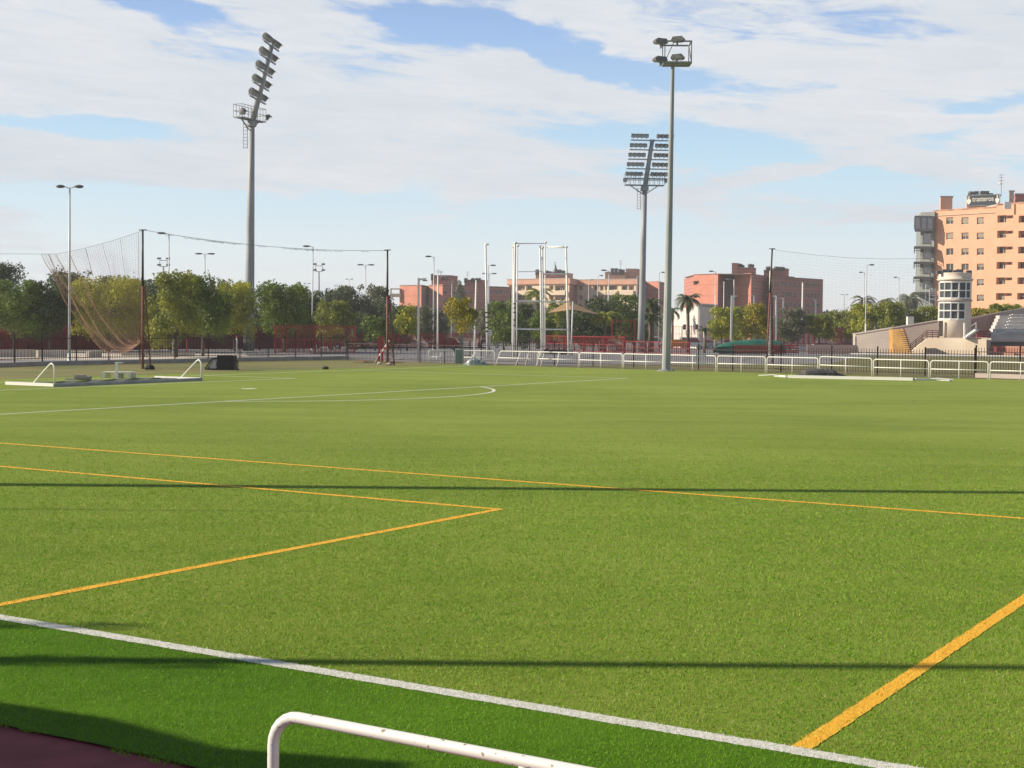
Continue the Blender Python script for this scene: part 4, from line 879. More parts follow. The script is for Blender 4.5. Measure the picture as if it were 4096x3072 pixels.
# off-frame tree and poles at the left whose shadows cross the turf
t = thing('broadleaf_tree', (-20.2, 11.4, 0), 'tree outside the left edge whose leaf shadows fall on the near turf', 'tree')
me = crown_mesh([(6.2, -1.05, 5.83, .5, .14, .12), (5.6, -.95, 5.7, .5, .2, .14), (4.7, .25, 6.05, .9, .16, .14), (2.0, 0, 5.2, 2.2, 1.2, 1.0), (0, 0, 5.6, 2.2, 1.8, 1.2)], 9000, .06, 33); me.materials.append(LF['mid']); o = bpy.data.objects.new('crown', me); COL.objects.link(o); o.parent = t
b = MB(); b.path([(-20.2, 11.4, 0), (-20.1, 11.4, 2), (-19, 11.4, 5.2), (-15, 10.6, 5.7)], [.16, .13, .06, .01], 8); b.build('trunk', 'bark', t)
for (x, y, h, r0, r1, lab) in ((-16, 21.8, 16, .22, .15, 'thick lamp pole outside the left edge casting the long dark shadow across the turf'),
                               (-12.5, 10.46, 13, .10, .075, 'slim lamp pole outside the left edge casting the nearest long shadow'),
                               (-15, 18.95, 6.5, .045, .02, 'thin short pole outside the left edge casting the faint thin shadow')):
    b = MB(); b.tube((x, y, 0), (x, y, h), r0, r1, 12); b.lathe((x, y, 0), [(r0*2, 0), (r0*2, .05), (r0*1.3, .08)], 12); tag(b.build('lamp_pole', 'galv', None, True), lab, 'pole')
# unseen wall added left of the camera, its outline fitted to shade the track
b = MB(); prof = [(-4, 0), (9.75, 0), (9.7, 2.0), (9.3, 2.30), (8.9, 2.66), (8.3, 2.98), (8.05, 3.42), (6.2, 3.46), (3, 3.6), (-4, 4.2)]
b.extr([(-9.0, y, z*1.261) for y, z in prof], (-.25, 0, 0)); tag(b.build('shading_wall', 'conc'), 'concrete wall added outside the left edge, shaped to shade the near track', 'wall')
# ------------------------------------------------------------------ buildings
CAMP = Vector((0, 0, CH))
def uz(a, b_, x, y):
    d = (b_-a); d.z = 0; d.normalize(); nr = Vector((d.y, -d.x, 0)); r_ = ray(x, y); k = nr.dot(a-CAMP)/nr.dot(r_); P = CAMP+r_*k
    return (P-a).dot(d), P.z
def facade(par, a, b_, z0, z1, holes, m, rec=.3, pane='glass', frame='cream', name='wall', wname='window'):
    a = Vector((a.x, a.y, 0)); b_ = Vector((b_.x, b_.y, 0)); d = b_-a; L = d.length; d.normalize(); nr = Vector((d.y, -d.x, 0)); U = Vector((0, 0, 1))
    holes = [(max(.02, h[0]), min(L-.02, h[1]), max(z0+.02, h[2]), min(z1-.02, h[3]), h[4] if len(h) > 4 else pane) for h in holes]; holes = [h for h in holes if h[1]-h[0] > .05 and h[3]-h[2] > .05]
    us = sorted({0, L} | {h[0] for h in holes} | {h[1] for h in holes}); zs = sorted({z0, z1} | {h[2] for h in holes} | {h[3] for h in holes})
    b = MB(); P = lambda u, z, o=0: a+d*u+U*z-nr*o
    for i in range(len(us)-1):
        for j in range(len(zs)-1):
            cu, cz = (us[i]+us[i+1])/2, (zs[j]+zs[j+1])/2
            if any(h[0] < cu < h[1] and h[2] < cz < h[3] for h in holes): continue
            b.add([P(us[i], zs[j]), P(us[i+1], zs[j]), P(us[i+1], zs[j+1]), P(us[i], zs[j+1])], [(0, 1, 2, 3)])
    for h in holes:
        q = [(h[0], h[2]), (h[1], h[2]), (h[1], h[3]), (h[0], h[3])]
        for k in range(4): e, f_ = q[k], q[(k+1) % 4]; b.add([P(*e), P(*f_), P(f_[0], f_[1], rec+.06), P(e[0], e[1], rec+.06)], [(0, 1, 2, 3)])
    wall = b.build(name, m, par)
    for h in holes:
        b = MB(); t_ = .07; u0, u1, z0_, z1_ = h[:4]; o = rec
        cols = max(1, round((u1-u0)/.9)); 
        def slat(ua, ub, za, zb): b.obox(P((ua+ub)/2, (za+zb)/2, o-.01), ub-ua, .05, zb-za, (d, nr, U))
        slat(u0+.002, u1-.002, z0_+.002, z0_+t_); slat(u0+.002, u1-.002, z1_-t_, z1_-.002)
        for k in range(cols+1): c_ = u0+(u1-u0)*k/cols; c_ = min(max(c_, u0+t_/2+.002), u1-t_/2-.002); slat(c_-t_/2, c_+t_/2, z0_+t_, z1_-t_)
        wn = b.build(wname, frame, wall); b = MB(); b.add([P(u0, z0_, o+.03), P(u1, z0_, o+.03), P(u1, z1_, o+.03), P(u0, z1_, o+.03)], [(0, 1, 2, 3)]); b.build('pane', h[4], wn)
        if h[4] == 'glass' and random.random() < .7:       # roller blind part way down
            k = random.uniform(.3, .85); b = MB(); b.add([P(u0+.03, z1_-(z1_-z0_)*k, o-.045), P(u1-.03, z1_-(z1_-z0_)*k, o-.045), P(u1-.03, z1_, o-.045), P(u0+.03, z1_, o-.045)], [(0, 1, 2, 3)]); b.build('blind', 'shut', wn)
    return wall
def grid(a, b_, xs, ys, wpx, hpx, kind='glass'):
    out = []
    for y in ys:
        for x in xs:
            u0, z1 = uz(a, b_, x-wpx/2, y-hpx/2); u1, z0 = uz(a, b_, x+wpx/2, y+hpx/2); out.append((u0, u1, z0, z1, kind))
    return out
def rects(a, b_, L_, kind='glass'):
    out = []
    for q in L_:
        u0, z1 = uz(a, b_, q[0], q[1]); u1, z0 = uz(a, b_, q[2], q[3]); out.append((u0, u1, z0, z1, q[4] if len(q) > 4 else kind))
    return out
def roofslab(par, pts, z, m, back, name='roof', th=.25, lip=0):
    far = [Vector((pts[-1].x*1.0, pts[-1].y+back, 0)), Vector((pts[0].x, pts[0].y+back, 0))]
    b = MB(); b.prism([(p.x, p.y) for p in list(pts)+far], z-th, z); b.build(name, m, par); return far
def backwalls(par, pts, far, z0, z1, m):
    q = [pts[-1]]+far+[pts[0]]; b = MB()
    for e, f_ in zip(q[:-1], q[1:]): b.add([(e.x, e.y, z0), (f_.x, f_.y, z0), (f_.x, f_.y, z1), (e.x, e.y, z1)], [(0, 1, 2, 3)])
    b.build('back_wall', m, par)
def boxon(par, x0_, x1_, ytop, ybot, d, dep, m, name='roof_house'):
    a, c_ = A(x0_, ybot, d), A(x1_, ybot, d); zt = zat((x0_+x1_)/2, ytop, d); zb = min(a.z, c_.z)-.4
    b = MB(); b.prism([(a.x, a.y), (c_.x, c_.y), (c_.x+dep*.25, c_.y+dep), (a.x+dep*.25, a.y+dep)], zb, zt); o = b.build(name, m, par)
    b = MB(); b.prism([(a.x-.15, a.y-.15), (c_.x+.15, c_.y-.15), (c_.x+dep*.25+.15, c_.y+dep), (a.x+dep*.25, a.y+dep)], zt+.003, zt+.2); b.build('coping', 'concp', o); return o
def chim(par, x, yt, yb, d, r_=.45, m='house'):
    p = A(x, yb, d); z = zat(x, yt, d); b = MB(); b.lathe((p.x, p.y, p.z-.5), [(r_, 0), (r_, z-p.z), (r_*1.25, z-p.z+.05), (r_*1.25, z-p.z+.4), (r_*.3, z-p.z+.55)], 9); b.build('chimney', m, par, True)
def antenna(par, x, yt, yb, d):
    p = A(x, yb, d); q = A(x, yt, d); b = MB(); b.tube(p, q, .07, .05, 5)
    for k in (.55, .7, .85, .97):
        c_ = p.lerp(q, k); b.bar(c_-Vector((.5, 0, 0)), c_+Vector((.5, 0, 0)), .06, .06)
    b.build('antenna', 'galv', par)
BR = brick('salmon_brick', (.60, .245, .17), (.53, .21, .15), (.50, .20, .14), 3.0)
BRD = brick('striped_brick', (.52, .215, .175), (.46, .185, .15), (.26, .14, .13), .95)
BRP = brick('pink_brick', (.66, .37, .26), (.58, .32, .22), (.60, .34, .24), 3.0)
ORB = mat('orange_brick', (.76, .42, .27), (.70, .38, .24), .9, .5, bump=.1)
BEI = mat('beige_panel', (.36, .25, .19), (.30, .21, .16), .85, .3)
GRY = mat('grey_cladding', (.25, .27, .26), (.20, .215, .21), .6, .4)
GRD = mat('dark_frame', (.07, .08, .085), rough=.5)
ZB = -1.3
# --- B1: red flats at centre left
t = thing('apartment_building', gx(1800, 440), 'low red brick flats at centre left behind the small yellow trees', 'building')
t.location.z = ZB
zt = zat(1598, 1141, 436)
a, c_, e, f_, g_ = gx(1598, 436), gx(1685, 429), gx(1714, 441), gx(1770, 430), gx(2038, 452)
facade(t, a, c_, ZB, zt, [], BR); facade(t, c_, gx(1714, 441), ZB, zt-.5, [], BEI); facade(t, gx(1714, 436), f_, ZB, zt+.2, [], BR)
facade(t, f_, g_, ZB, zt+.2, grid(f_, g_, [1782, 1818, 1862, 1884, 1962, 1984, 2006, 2024], [1170, 1208, 1246], 12, 15), BRD, .15)
far = roofslab(t, [a, c_, gx(1714, 441), gx(1714, 436), f_, g_], zt, BEI, 26); backwalls(t, [a, g_], far, ZB, zt, BRD)
b = MB(); q = A(1600, 1168, 435); b.obox(q+Vector((-1.4, .6, .9)), 3.0, 2.2, .3); b.obox(q+Vector((-1.4, .6, -1.0)), 3.2, 2.4, 1.0); b.obox(q+Vector((-2.7, .6, -.2)), .2, 2.2, 2.2); b.build('balcony', 'cream', t)
boxon(t, 1726, 1800, 1103, 1142, 442, 8, BRD); boxon(t, 1858, 1926, 1121, 1146, 448, 8, BRD)
for x, yt in ((1729, 1095), (1770, 1104), (1782, 1105), (1790, 1108)): chim(t, x, yt, 1115, 441)
for x, yt in ((1862, 1112), (1890, 1112), (1905, 1112), (1917, 1112)): chim(t, x, yt, 1124, 447)
antenna(t, 1752, 1080, 1104, 443); antenna(t, 1764, 1084, 1104, 443); antenna(t, 1871, 1086, 1122, 448)
# --- B2: salmon flats with cream balconies
t = thing('apartment_building', gx(2300, 465), 'long salmon and cream flats with deep balconies behind the throwing cage', 'building'); t.location.z = ZB
a, c_, e = gx(2030, 470), gx(2276, 456), gx(2308, 476); zt = zat(2030, 1119, 470)
L1 = []
for yr in (1142, 1181, 1220): L1 += [(2036, yr, 2062, yr+18), (2066, yr, 2100, yr+20, 'shut'), (2104, yr, 2128, yr+18), (2196, yr, 2214, yr+18, 'shut'), (2218, yr, 2262, yr+20)]
facade(t, a, c_, ZB, zt-1.55, rects(a, c_, L1), 'cream', .9)
L2 = []; e2, g_ = gx(2308, 468), gx(2543, 456)
for yr in (1142, 1181, 1220): L2 += [(2312, yr, 2330, yr+18, 'shut'), (2372, yr, 2394, yr+20), (2398, yr, 2414, yr+20, 'shut'), (2418, yr, 2428, yr+19), (2434, yr, 2470, yr+18), (2486, yr, 2510, yr+18), (2514, yr, 2536, yr+18, 'shut')]
facade(t, c_, e, ZB, zt-1.55, [], BRD); facade(t, e2, g_, ZB, zt-1.55, rects(e2, g_, L2), 'cream', .9)
h_ = gx(2586, 482); facade(t, g_, h_, ZB, zt-1.55, [], BRD)
i_, j_, k_ = gx(2584, 466), gx(2632, 460), gx(2660, 476); facade(t, i_, j_, ZB, zt-.4, [], BR); facade(t, j_, k_, ZB, zt-.4, [], BRD)
ov = Vector((0, -.5, 0))
for s, e_ in ((a, c_), (e2, g_)):
    b = MB(); b.prism([(s.x-.2, s.y-.7), (e_.x+.2, e_.y-.7), (e_.x+5, e_.y+20), (s.x, s.y+20)], zt-1.55, zt); b.build('roof_band', BRP, t)
    b = MB(); b.prism([(s.x-.3, s.y-.8), (e_.x+.3, e_.y-.8), (e_.x+5, e_.y+20), (s.x, s.y+20)], zt+.003, zt+.22); b.build('coping', 'concp', t)
    for yr in (1163, 1201, 1240):
        for (xa, xb) in (((2034, 2132), (2192, 2266)) if s is a else ((2370, 2428), (2432, 2472), (2484, 2538))):
            u0, z1 = uz(s, e_, xa, yr); u1, z0 = uz(s, e_, xb, yr+17); d = (e_-s); d.z = 0; d.normalize(); nr = Vector((d.y, -d.x, 0)); c0 = Vector((s.x, s.y, 0))+d*(u0+u1)/2+Vector((0, 0, (z0+z1)/2))+nr*.45
            b = MB(); b.obox(c0, u1-u0, .85, z1-z0, (d, nr, Vector((0, 0, 1)))); b.build('balcony', 'cream', t)
roofslab(t, [i_, j_, k_], zt-.4, BRP, 18)
boxon(t, 2143, 2268, 1093, 1122, 470, 9, BRP); boxon(t, 2420, 2500, 1090, 1120, 468, 9, BRP); boxon(t, 2503, 2547, 1077, 1120, 472, 9, BRP)
b = MB(); q = A(2215, 1108, 468); b.obox(q, 3.0, 1.6, 2.6); b.build('roof_recess', BRD, t)
for x, yt in ((2148, 1078), (2158, 1078), (2186, 1082), (2200, 1085), (2238, 1078), (2252, 1082), (2262, 1083), (2449, 1073), (2464, 1073), (2480, 1076), (2492, 1078)): chim(t, x, yt, 1094, 468, .55)
b = MB(); b.lathe(A(2222, 1092, 468), [(1.0, 0), (.9, .6), (.45, 1.4), (.12, 2.6)], 10); b.build('roof_cone', 'house', t, True)
antenna(t, 2220, 1048, 1080, 468); antenna(t, 2483, 1042, 1078, 468)
# --- B3: red flats right of centre
t = thing('apartment_building', gx(3000, 405), 'stepped red brick flats right of the palm, with a striped dark wing', 'building'); t.location.z = ZB
zt = zat(2772, 1097, 404); P_ = [gx(2772, 404), gx(2870, 396), gx(2900, 406), gx(2936, 405), gx(2936, 401), gx(3003, 395), gx(3082, 414), gx(3086, 404), gx(3175, 414), gx(3290, 428)]
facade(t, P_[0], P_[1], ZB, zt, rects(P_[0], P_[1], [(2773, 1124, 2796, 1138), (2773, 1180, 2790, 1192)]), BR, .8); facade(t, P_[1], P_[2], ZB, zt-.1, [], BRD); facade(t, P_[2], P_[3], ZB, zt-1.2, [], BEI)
facade(t, P_[4], P_[5], ZB, zt+.1, [], BR); facade(t, P_[5], P_[6], ZB, zt-.2, grid(P_[5], P_[6], [3052, 3070], [1132, 1176], 11, 14), BRD, .2)
facade(t, P_[7], P_[8], ZB, zt-.1, grid(P_[7], P_[8], [3106, 3129, 3140, 3153, 3163], [1134, 1177, 1220], 9, 18), BRD, .2)
facade(t, P_[8], P_[9], ZB, zt-.3, grid(P_[8], P_[9], [3178, 3199, 3228, 3244, 3256, 3272], [1140, 1182, 1222], 11, 17), BRD, .25)
far = roofslab(t, [P_[0], P_[1], P_[5], P_[6]], zt-.05, BEI, 22); roofslab(t, [P_[7], P_[8], P_[9]], zt-.35, BEI, 18)
backwalls(t, [P_[0], P_[9]], [Vector((P_[9].x, P_[9].y+18, 0)), Vector((P_[0].x, P_[0].y+22, 0))], ZB, zt-.6, BRD)
boxon(t, 2927, 2950, 1055, 1098, 408, 6, BRD); boxon(t, 2950, 3014, 1072, 1098, 409, 8, BRD); boxon(t, 3055, 3085, 1082, 1102, 412, 8, BR); boxon(t, 3086, 3148, 1076, 1108, 416, 8, BRD)
for x, yt, yb in ((2938, 1052, 1058), (2950, 1053, 1060), (2960, 1055, 1075), (2968, 1060, 1075), (3000, 1056, 1074), (3007, 1057, 1074), (3072, 1066, 1084), (3106, 1066, 1078), (3120, 1067, 1078), (3130, 1068, 1078)): chim(t, x, yt, yb, 410, .6)
# --- white house
t = thing('white_house', gx(2780, 250), 'white rendered house with a sloping side wing behind the tall palm', 'building'); t.location.z = ZB
a, c_, e, f_ = gx(2686, 262), gx(2768, 252), gx(2798, 246), gx(2872, 262)
def wallpoly(par, a, b_, top, m, name='wall', th=.3):         # wall with a sloping top given in image rows at each end
    z0, z1 = zat(top[0][0], top[0][1], a.y), zat(top[1][0], top[1][1], b_.y); d = (b_-a); d.z = 0; d.normalize(); nr = Vector((d.y, -d.x, 0))
    b = MB(); b.extr([(a.x, a.y, ZB), (b_.x, b_.y, ZB), (b_.x, b_.y, z1), (a.x, a.y, z0)], -nr*th); return b.build(name, m, par)
wh = mat('white_render', (.66, .62, .57), (.58, .54, .50), .9, .6)
wallpoly(t, a, c_, ((2686, 1268), (2768, 1226)), wh); wallpoly(t, c_, e, ((2768, 1228), (2798, 1213)), wh); wallpoly(t, e, f_, ((2798, 1213), (2872, 1218)), wh)
zt = zat(2798, 1213, 246); b = MB(); b.prism([(e.x, e.y), (f_.x, f_.y), (f_.x-1, f_.y+9), (c_.x, c_.y+9), (c_.x, c_.y)], zt-.5, zt-.2); b.build('roof', 'concw', t)
b = MB(); b.add([(a.x, a.y, zat(2686, 1268, 262)-.1), (c_.x, c_.y, zat(2768, 1226, 252)-.1), (c_.x, c_.y+9, zat(2768, 1226, 252)-.1), (a.x, a.y+9, zat(2686, 1268, 262)-.1)], [(0, 1, 2, 3)]); b.build('wing_roof', wh, t)
for x in (2738, 2786, 2846):
    q = A(x, 1308, 244 if x > 2780 else 250); b = MB(); b.obox(q, .5, .5, .9); b.build('window', 'glass', t)
# --- long pale shed
t = thing('pale_shed', gx(3255, 232), 'long low pale shed with a white fascia under the yellow-green trees', 'building'); t.location.z = ZB
a, c_ = gx(3177, 230), gx(3332, 234); z1 = zat(3177, 1303, 230)
facade(t, a, c_, ZB, z1, rects(a, c_, [(3188, 1314, 3240, 1331, 'shut'), (3244, 1314, 3326, 1331, 'shut')]), wh, .25); roofslab(t, [a, c_], z1+.1, 'concw', 6)
b = MB()
for s in range(6): q = a.lerp(c_, s/5); b.bar(Vector((q.x, q.y-.2, z1-.05)), Vector((q.x, q.y-.2, z1+.25+.1*math.sin(s*2))), 1.6, .5)
b.build('fascia', wh, t)
# --- orange tower block
t = thing('apartment_tower', gx(3900, 280), 'tall orange brick apartment tower with a roof sign at the right edge', 'building'); t.location.z = ZB
a, c_ = gx(3726, 285), gx(3981, 275); zt = zat(3733, 840, 284.7); d = (c_-a); d.z = 0; d.normalize(); nr = Vector((d.y, -d.x, 0))
ys = [883, 944, 1007, 1068, 1130, 1192, 1254]
facade(t, a, c_, ZB, zt, grid(a, c_, [3799, 3860, 3921.5], ys, 28, 26), ORB, .22, frame='cream')
a2 = Vector((c_.x, c_.y, 0))+nr*.35; c2 = a2+d*26
lg = []
for i, y in enumerate(ys): lg += [(3990-i*1.2, y-21+i*.3, 4025-i*1.2, y+6+i*.3), (4026-i*1.2, y-21+i*.3, 4053-i*1.2, y-10+i*.3, 'shut'), (4075-i*1.2, y-20, 4110, y+6)]
facade(t, a2, c2, ZB, zt+.45, rects(a2, c2, lg), ORB, .9, frame='cream')
b = MB(); q0 = Vector((c_.x, c_.y, 0)); b.add([(q0.x, q0.y, ZB), (a2.x, a2.y, ZB), (a2.x, a2.y, zt+.45), (q0.x, q0.y, zt+.45)], [(0, 1, 2, 3)]); b.build('corner_wall', ORB, t)
b = MB(); b.prism([(a.x, a.y), (c_.x, c_.y), (c2.x, c2.y+12), (a.x+6, a.y+22)], zt-.3, zt-.05); b.build('roof', 'concp', t)
b = MB(); b.prism([(a2.x, a2.y), (c2.x, c2.y), (c2.x, c2.y+14), (a2.x, a2.y+14)], zt+.1, zt+.40); b.build('roof', 'concp', t)
b = MB(); b.bar(a+Vector((0, 0, zt+.06))+nr*.0, c_+Vector((0, 0, zt+.06)), .3, .11); b.build('coping', 'concp', t)
# grey corner bay with balconies
E_ = a+Vector((.05, 0, 0)); F_ = E_-Vector((.28, .96, 0))*1.5; G_ = F_+Vector((-1, -.10, 0)).normalized()*3.75; H_ = G_+Vector((.3, 1, 0)).normalized()*3.2
wl = gx(3676, 286.0); wr = gx(3731, 284.2)
facade(t, wl, wr, ZB, zt-.4, [], GRY, .12, frame=GRD)
b = MB(); b.add([(wr.x, wr.y, ZB), (a.x+.4, a.y, ZB), (a.x+.4, a.y, zt-.4), (wr.x, wr.y, zt-.4)], [(0, 1, 2, 3)]); b.add([(wl.x, wl.y, ZB), (wl.x+3, wl.y+14, ZB), (wl.x+3, wl.y+14, zt-.4), (wl.x, wl.y, zt-.4)], [(0, 3, 2, 1)]); b.build('side_wall', GRY, t)
b = MB(); b.prism([(wl.x, wl.y), (wr.x, wr.y), (a.x+.4, a.y), (a.x+4, a.y+12), (wl.x+3, wl.y+14)], zt-.45, zt-.35); b.build('roof', 'concp', t)
yD = [952, 1012, 1072, 1132]
for y in yD:
    q = A(3709, y+2, 284.6); b = MB(); b.obox(q, 1.75, .08, 2.2); dr = b.build('balcony_door', GRD, t); b = MB(); b.obox(q+Vector((0, -.045, 0)), 1.55, .02, 2.0); b.build('pane', 'lens', dr)
plan = [E_, F_, G_, H_]
z0_, z1_ = zat(3700, 921, 281.5), zat(3700, 860, 281.5)
b = MB(); b.prism([(p.x, p.y) for p in plan], z0_, z0_+.35); b.prism([(p.x, p.y) for p in plan], z1_-.25, z1_)
for p in (G_, F_, G_.lerp(F_, .36), G_.lerp(F_, .68)): b.bar(Vector((p.x, p.y, z0_+.35)), Vector((p.x, p.y, z1_-.25)), .22, .22)
bay = b.build('glazed_bay', GRY, t); b = MB(); q = G_.lerp(F_, .5); b.obox(Vector((q.x, q.y+.12, (z0_+z1_)/2)), 3.6, .05, z1_-z0_-.6, ((F_-G_).normalized(), Vector((0, 1, 0)), Vector((0, 0, 1)))); b.build('pane', 'lens', bay)
b = MB(); b.add([(E_.x, E_.y, z0_+.3), (F_.x, F_.y, z0_+.3), (F_.x, F_.y, z1_-.2), (E_.x, E_.y, z1_-.2)], [(0, 1, 2, 3)]); b.add([(G_.x, G_.y, z0_+.3), (H_.x, H_.y, z0_+.3), (H_.x, H_.y, z1_-.2), (G_.x, G_.y, z1_-.2)], [(0, 3, 2, 1)]); b.build('side_panel', ORB, bay)
for yb in (991, 1053, 1113, 1175):
    zz = zat(3690, yb, 281.5); b = MB(); b.prism([(p.x, p.y) for p in plan], zz, zz+.38); sl_ = b.build('balcony', GRY, t)
    b = MB(); H = 1.5
    for k in (H, H*.5):
        for u, v in zip(plan[:-1], plan[1:]): b.tube(u+Vector((0, 0, zz+k)), v+Vector((0, 0, zz+k)), .06, n=5)
    for u, v in zip(plan[:-1], plan[1:]):
        for k in range(9): q = u.lerp(v, k/8); b.tube(q+Vector((0, 0, zz+.3)), q+Vector((0, 0, zz+H)), .045 if k % 8 == 0 else .025, n=4)
    b.build('balustrade', GRD, sl_)
# roof things
boxon(t, 3762, 3809, 788, 842, 285, 3, ORB, 'stair_house'); boxon(t, 3872, 4000, 782, 836, 284, 7, ORB, 'roof_house'); boxon(t, 4060, 4180, 778, 836, 284, 7, BRD, 'roof_house')
boxon(t, 4036, 4054, 766, 836, 281, 1.2, 'concp', 'flue'); 
for x in (3881, 3893): chim(t, x, 766, 784, 286, .35)
for x in (3903, 3911): chim(t, x, 764, 784, 286, .15, 'dark')
b = MB(); q = A(3937, 774, 286); b.obox(q, 1.6, 1, .9); q = A(3957, 777, 286); b.obox(q, 1.2, 1, .35); b.build('roof_unit', 'house', t); antenna(t, 4005, 697, 782, 283)
b = MB(); b.lathe(A(4001, 734, 282.8), [(.05, -.2), (.28, -.1), (.3, .1), (.1, .2)], 9); b.build('dish', 'white', t)
for x in (4030, 4090): b = MB(); b.obox(A(x, 822, 272), 1.3, .3, 1.3); b.build('air_unit', 'white', t)
# sign on the roof
s0, s1 = A(3869, 802, 283), A(3998, 799, 279.6); sd_ = (s1-s0); sd_.z = 0; L = sd_.length; sd_.normalize(); sn_ = Vector((sd_.y, -sd_.x, 0)); mid = (s0+s1)/2; mid.z = zat(3934, 801, mid.y)
t2 = thing('roof_sign', Vector((mid.x, mid.y, zat(3934, 824, mid.y))), 'dark roof sign reading trasteros between two pale emblems', 'sign')
Hs = 43*281/FPX; U = Vector((0, 0, 1)); b = MB(); b.obox(mid, L, .25, Hs, (sd_, sn_, U)); b.build('board', mat('sign_board', (.045, .055, .075), (.035, .045, .06), .5, 1), t2)
b = MB()
for e in (-1, 1): b.obox(mid+U*e*(Hs/2-.02)+sn_*.02, L+.1, .3, .08, (sd_, sn_, U)); b.obox(mid+sd_*e*(L/2), .14, .3, Hs, (sd_, sn_, U))
b.build('frame', 'galv', t2)
cu = bpy.data.curves.new('lettering', 'FONT'); cu.body = 'trasteros'; cu.size = 1.42; cu.align_x = 'CENTER'; cu.align_y = 'CENTER'; cu.extrude = .03; cu.space_character = .98
to = bpy.data.objects.new('tmp', cu); COL.objects.link(to); bpy.context.view_layer.update(); me = bpy.data.meshes.new_from_object(to.evaluated_get(bpy.context.evaluated_depsgraph_get())); bpy.data.objects.remove(to)
sgm = mat('sign_letters', (.85, .80, .70), (.8, .75, .65), .6); me.materials.clear(); me.materials.append(sgm); wx_ = max(v.co.x for v in me.vertices)-min(v.co.x for v in me.vertices); me.transform(Matrix.Diagonal((.66*L/wx_, .95, 1, 1))); me.transform(Matrix(((sd_.x, 0, sn_.x, 0), (sd_.y, 0, sn_.y, 0), (0, 1, 0, 0), (0, 0, 0, 1))))
o = bpy.data.objects.new('lettering', me); COL.objects.link(o); o.parent = t2; o.location = mid+sn_*.17+U*.22-wloc(t2)
for e in (-1, 1):
    q = mid+sd_*e*(L*.44)+sn_*.15; b = MB(); pr = [(0, -.80), (-.30, -.42), (-.42, -.05), (-.36, .18), (-.12, .30), (-.06, .62), (-.2, .70), (0, .86), (.2, .70), (.06, .62), (.12, .30), (.36, .18), (.42, -.05), (.30, -.42)]
    b.extr([q+sd_*x+U*z for x, z in pr], sn_*.05); b.build('emblem', mat('emblem_paint', (.85, .78, .68), (.8, .72, .62), .5), t2)

# ------------------------------------------------------------------ stand and control tower at right
def panel(par, name, pts, d, th, m):
    b = MB(); b.extr([A(x, y, d) for x, y in pts], (0, th, 0)); return b.build(name, m, par)
def panel2(par, name, pts, xa, da, xb, db_, th, m):
    b = MB(); b.extr([A(x, y, da+(db_-da)*(x-xa)/(xb-xa)) for x, y in pts], (0, th, 0)); return b.build(name, m, par)
t = thing('spectator_stand', gx(3750, 143), 'grandstand with grey ramp wall, ochre stair and rows of pale benches at the right edge', 'grandstand')
panel2(t, 'ramp_wall', [(3421, 1408), (3421, 1338), (3573, 1313), (3573, 1412)], 3421, 150, 3573, 147.9, 1.0, 'concp')
panel2(t, 'upper_wall', [(3573, 1404), (3573, 1313), (3752, 1284), (3752, 1356), (3720, 1356), (3650, 1404)], 3573, 147.95, 3752, 146.6, .4, mat('rosy_wall', (.50, .40, .35), (.44, .35, .31), .9, .4))
panel2(t, 'coping', [(3420, 1338.3), (3421, 1334), (3573, 1309), (3573, 1313.3)], 3421, 149.93, 3573, 147.83, 1.1, 'concp'); panel2(t, 'coping', [(3573.5, 1313.2), (3573.5, 1309), (3750, 1280), (3750, 1284.2)], 3573, 147.88, 3752, 146.53, .5, 'concp')
oc = panel2(t, 'stair_block', [(3571, 1425), (3571, 1318), (3613, 1316), (3646, 1425)], 3571, 144.6, 3646, 143.4, 1.5, 'ochre')
b = MB()
for i in range(12): x = 3600+i*3.4; y = 1326+i*8.0; b.obox(A(x+8, y, 142.6), .62, .5, .05)
b.build('stair_tread', 'bark', oc)
b = MB(); b.tube(A(3614, 1312, 142.3), A(3648, 1420, 142.3), .06, n=6); b.build('stringer', 'rust', oc)
panel2(t, 'terrace_wall', [(3640, 1424), (3655, 1398), (3676, 1380), (3706, 1358), (3728, 1352), (3946, 1358), (3946, 1424)], 3640, 147.0, 3946, 142.4, .4, mat('cream_wall', (.70, .60, .46), (.60, .50, .38), .9, .5))
panel2(t, 'terrace_slab', [(3704, 1357), (3704, 1350), (3965, 1352), (3965, 1360)], 3640, 147.2, 3946, 142.6, 6, 'concp')
b = MB()
for k in range(4):
    y0_ = 1322+k*8; b.path([A(3752, y0_, 142.8), A(3708, y0_, 142.8), A(3640, y0_+56, 142.8)], .035, 5)
for x in (3752, 3730, 3708, 3688, 3664, 3642): y0_ = 1322 if x > 3707 else 1322+(3708-x)*.82; b.tube(A(x, y0_, 142.8), A(x, y0_+32, 142.8), .03, n=5)
b.build('stair_railing', 'rust', t)
panel(t, 'side_wall', [(3884, 1350), (3884, 1276), (3940, 1262), (3994, 1252), (3960, 1350)], 155.3, .4, mat('brown_wall', (.42, .28, .24), (.34, .23, .20), .9, .4))
panel(t, 'back_wall', [(3884, 1278), (3884, 1270), (4200, 1212), (4200, 1300), (3990, 1300)], 156, .5, 'concp')
zb = zat(3980, 1350, 146); 
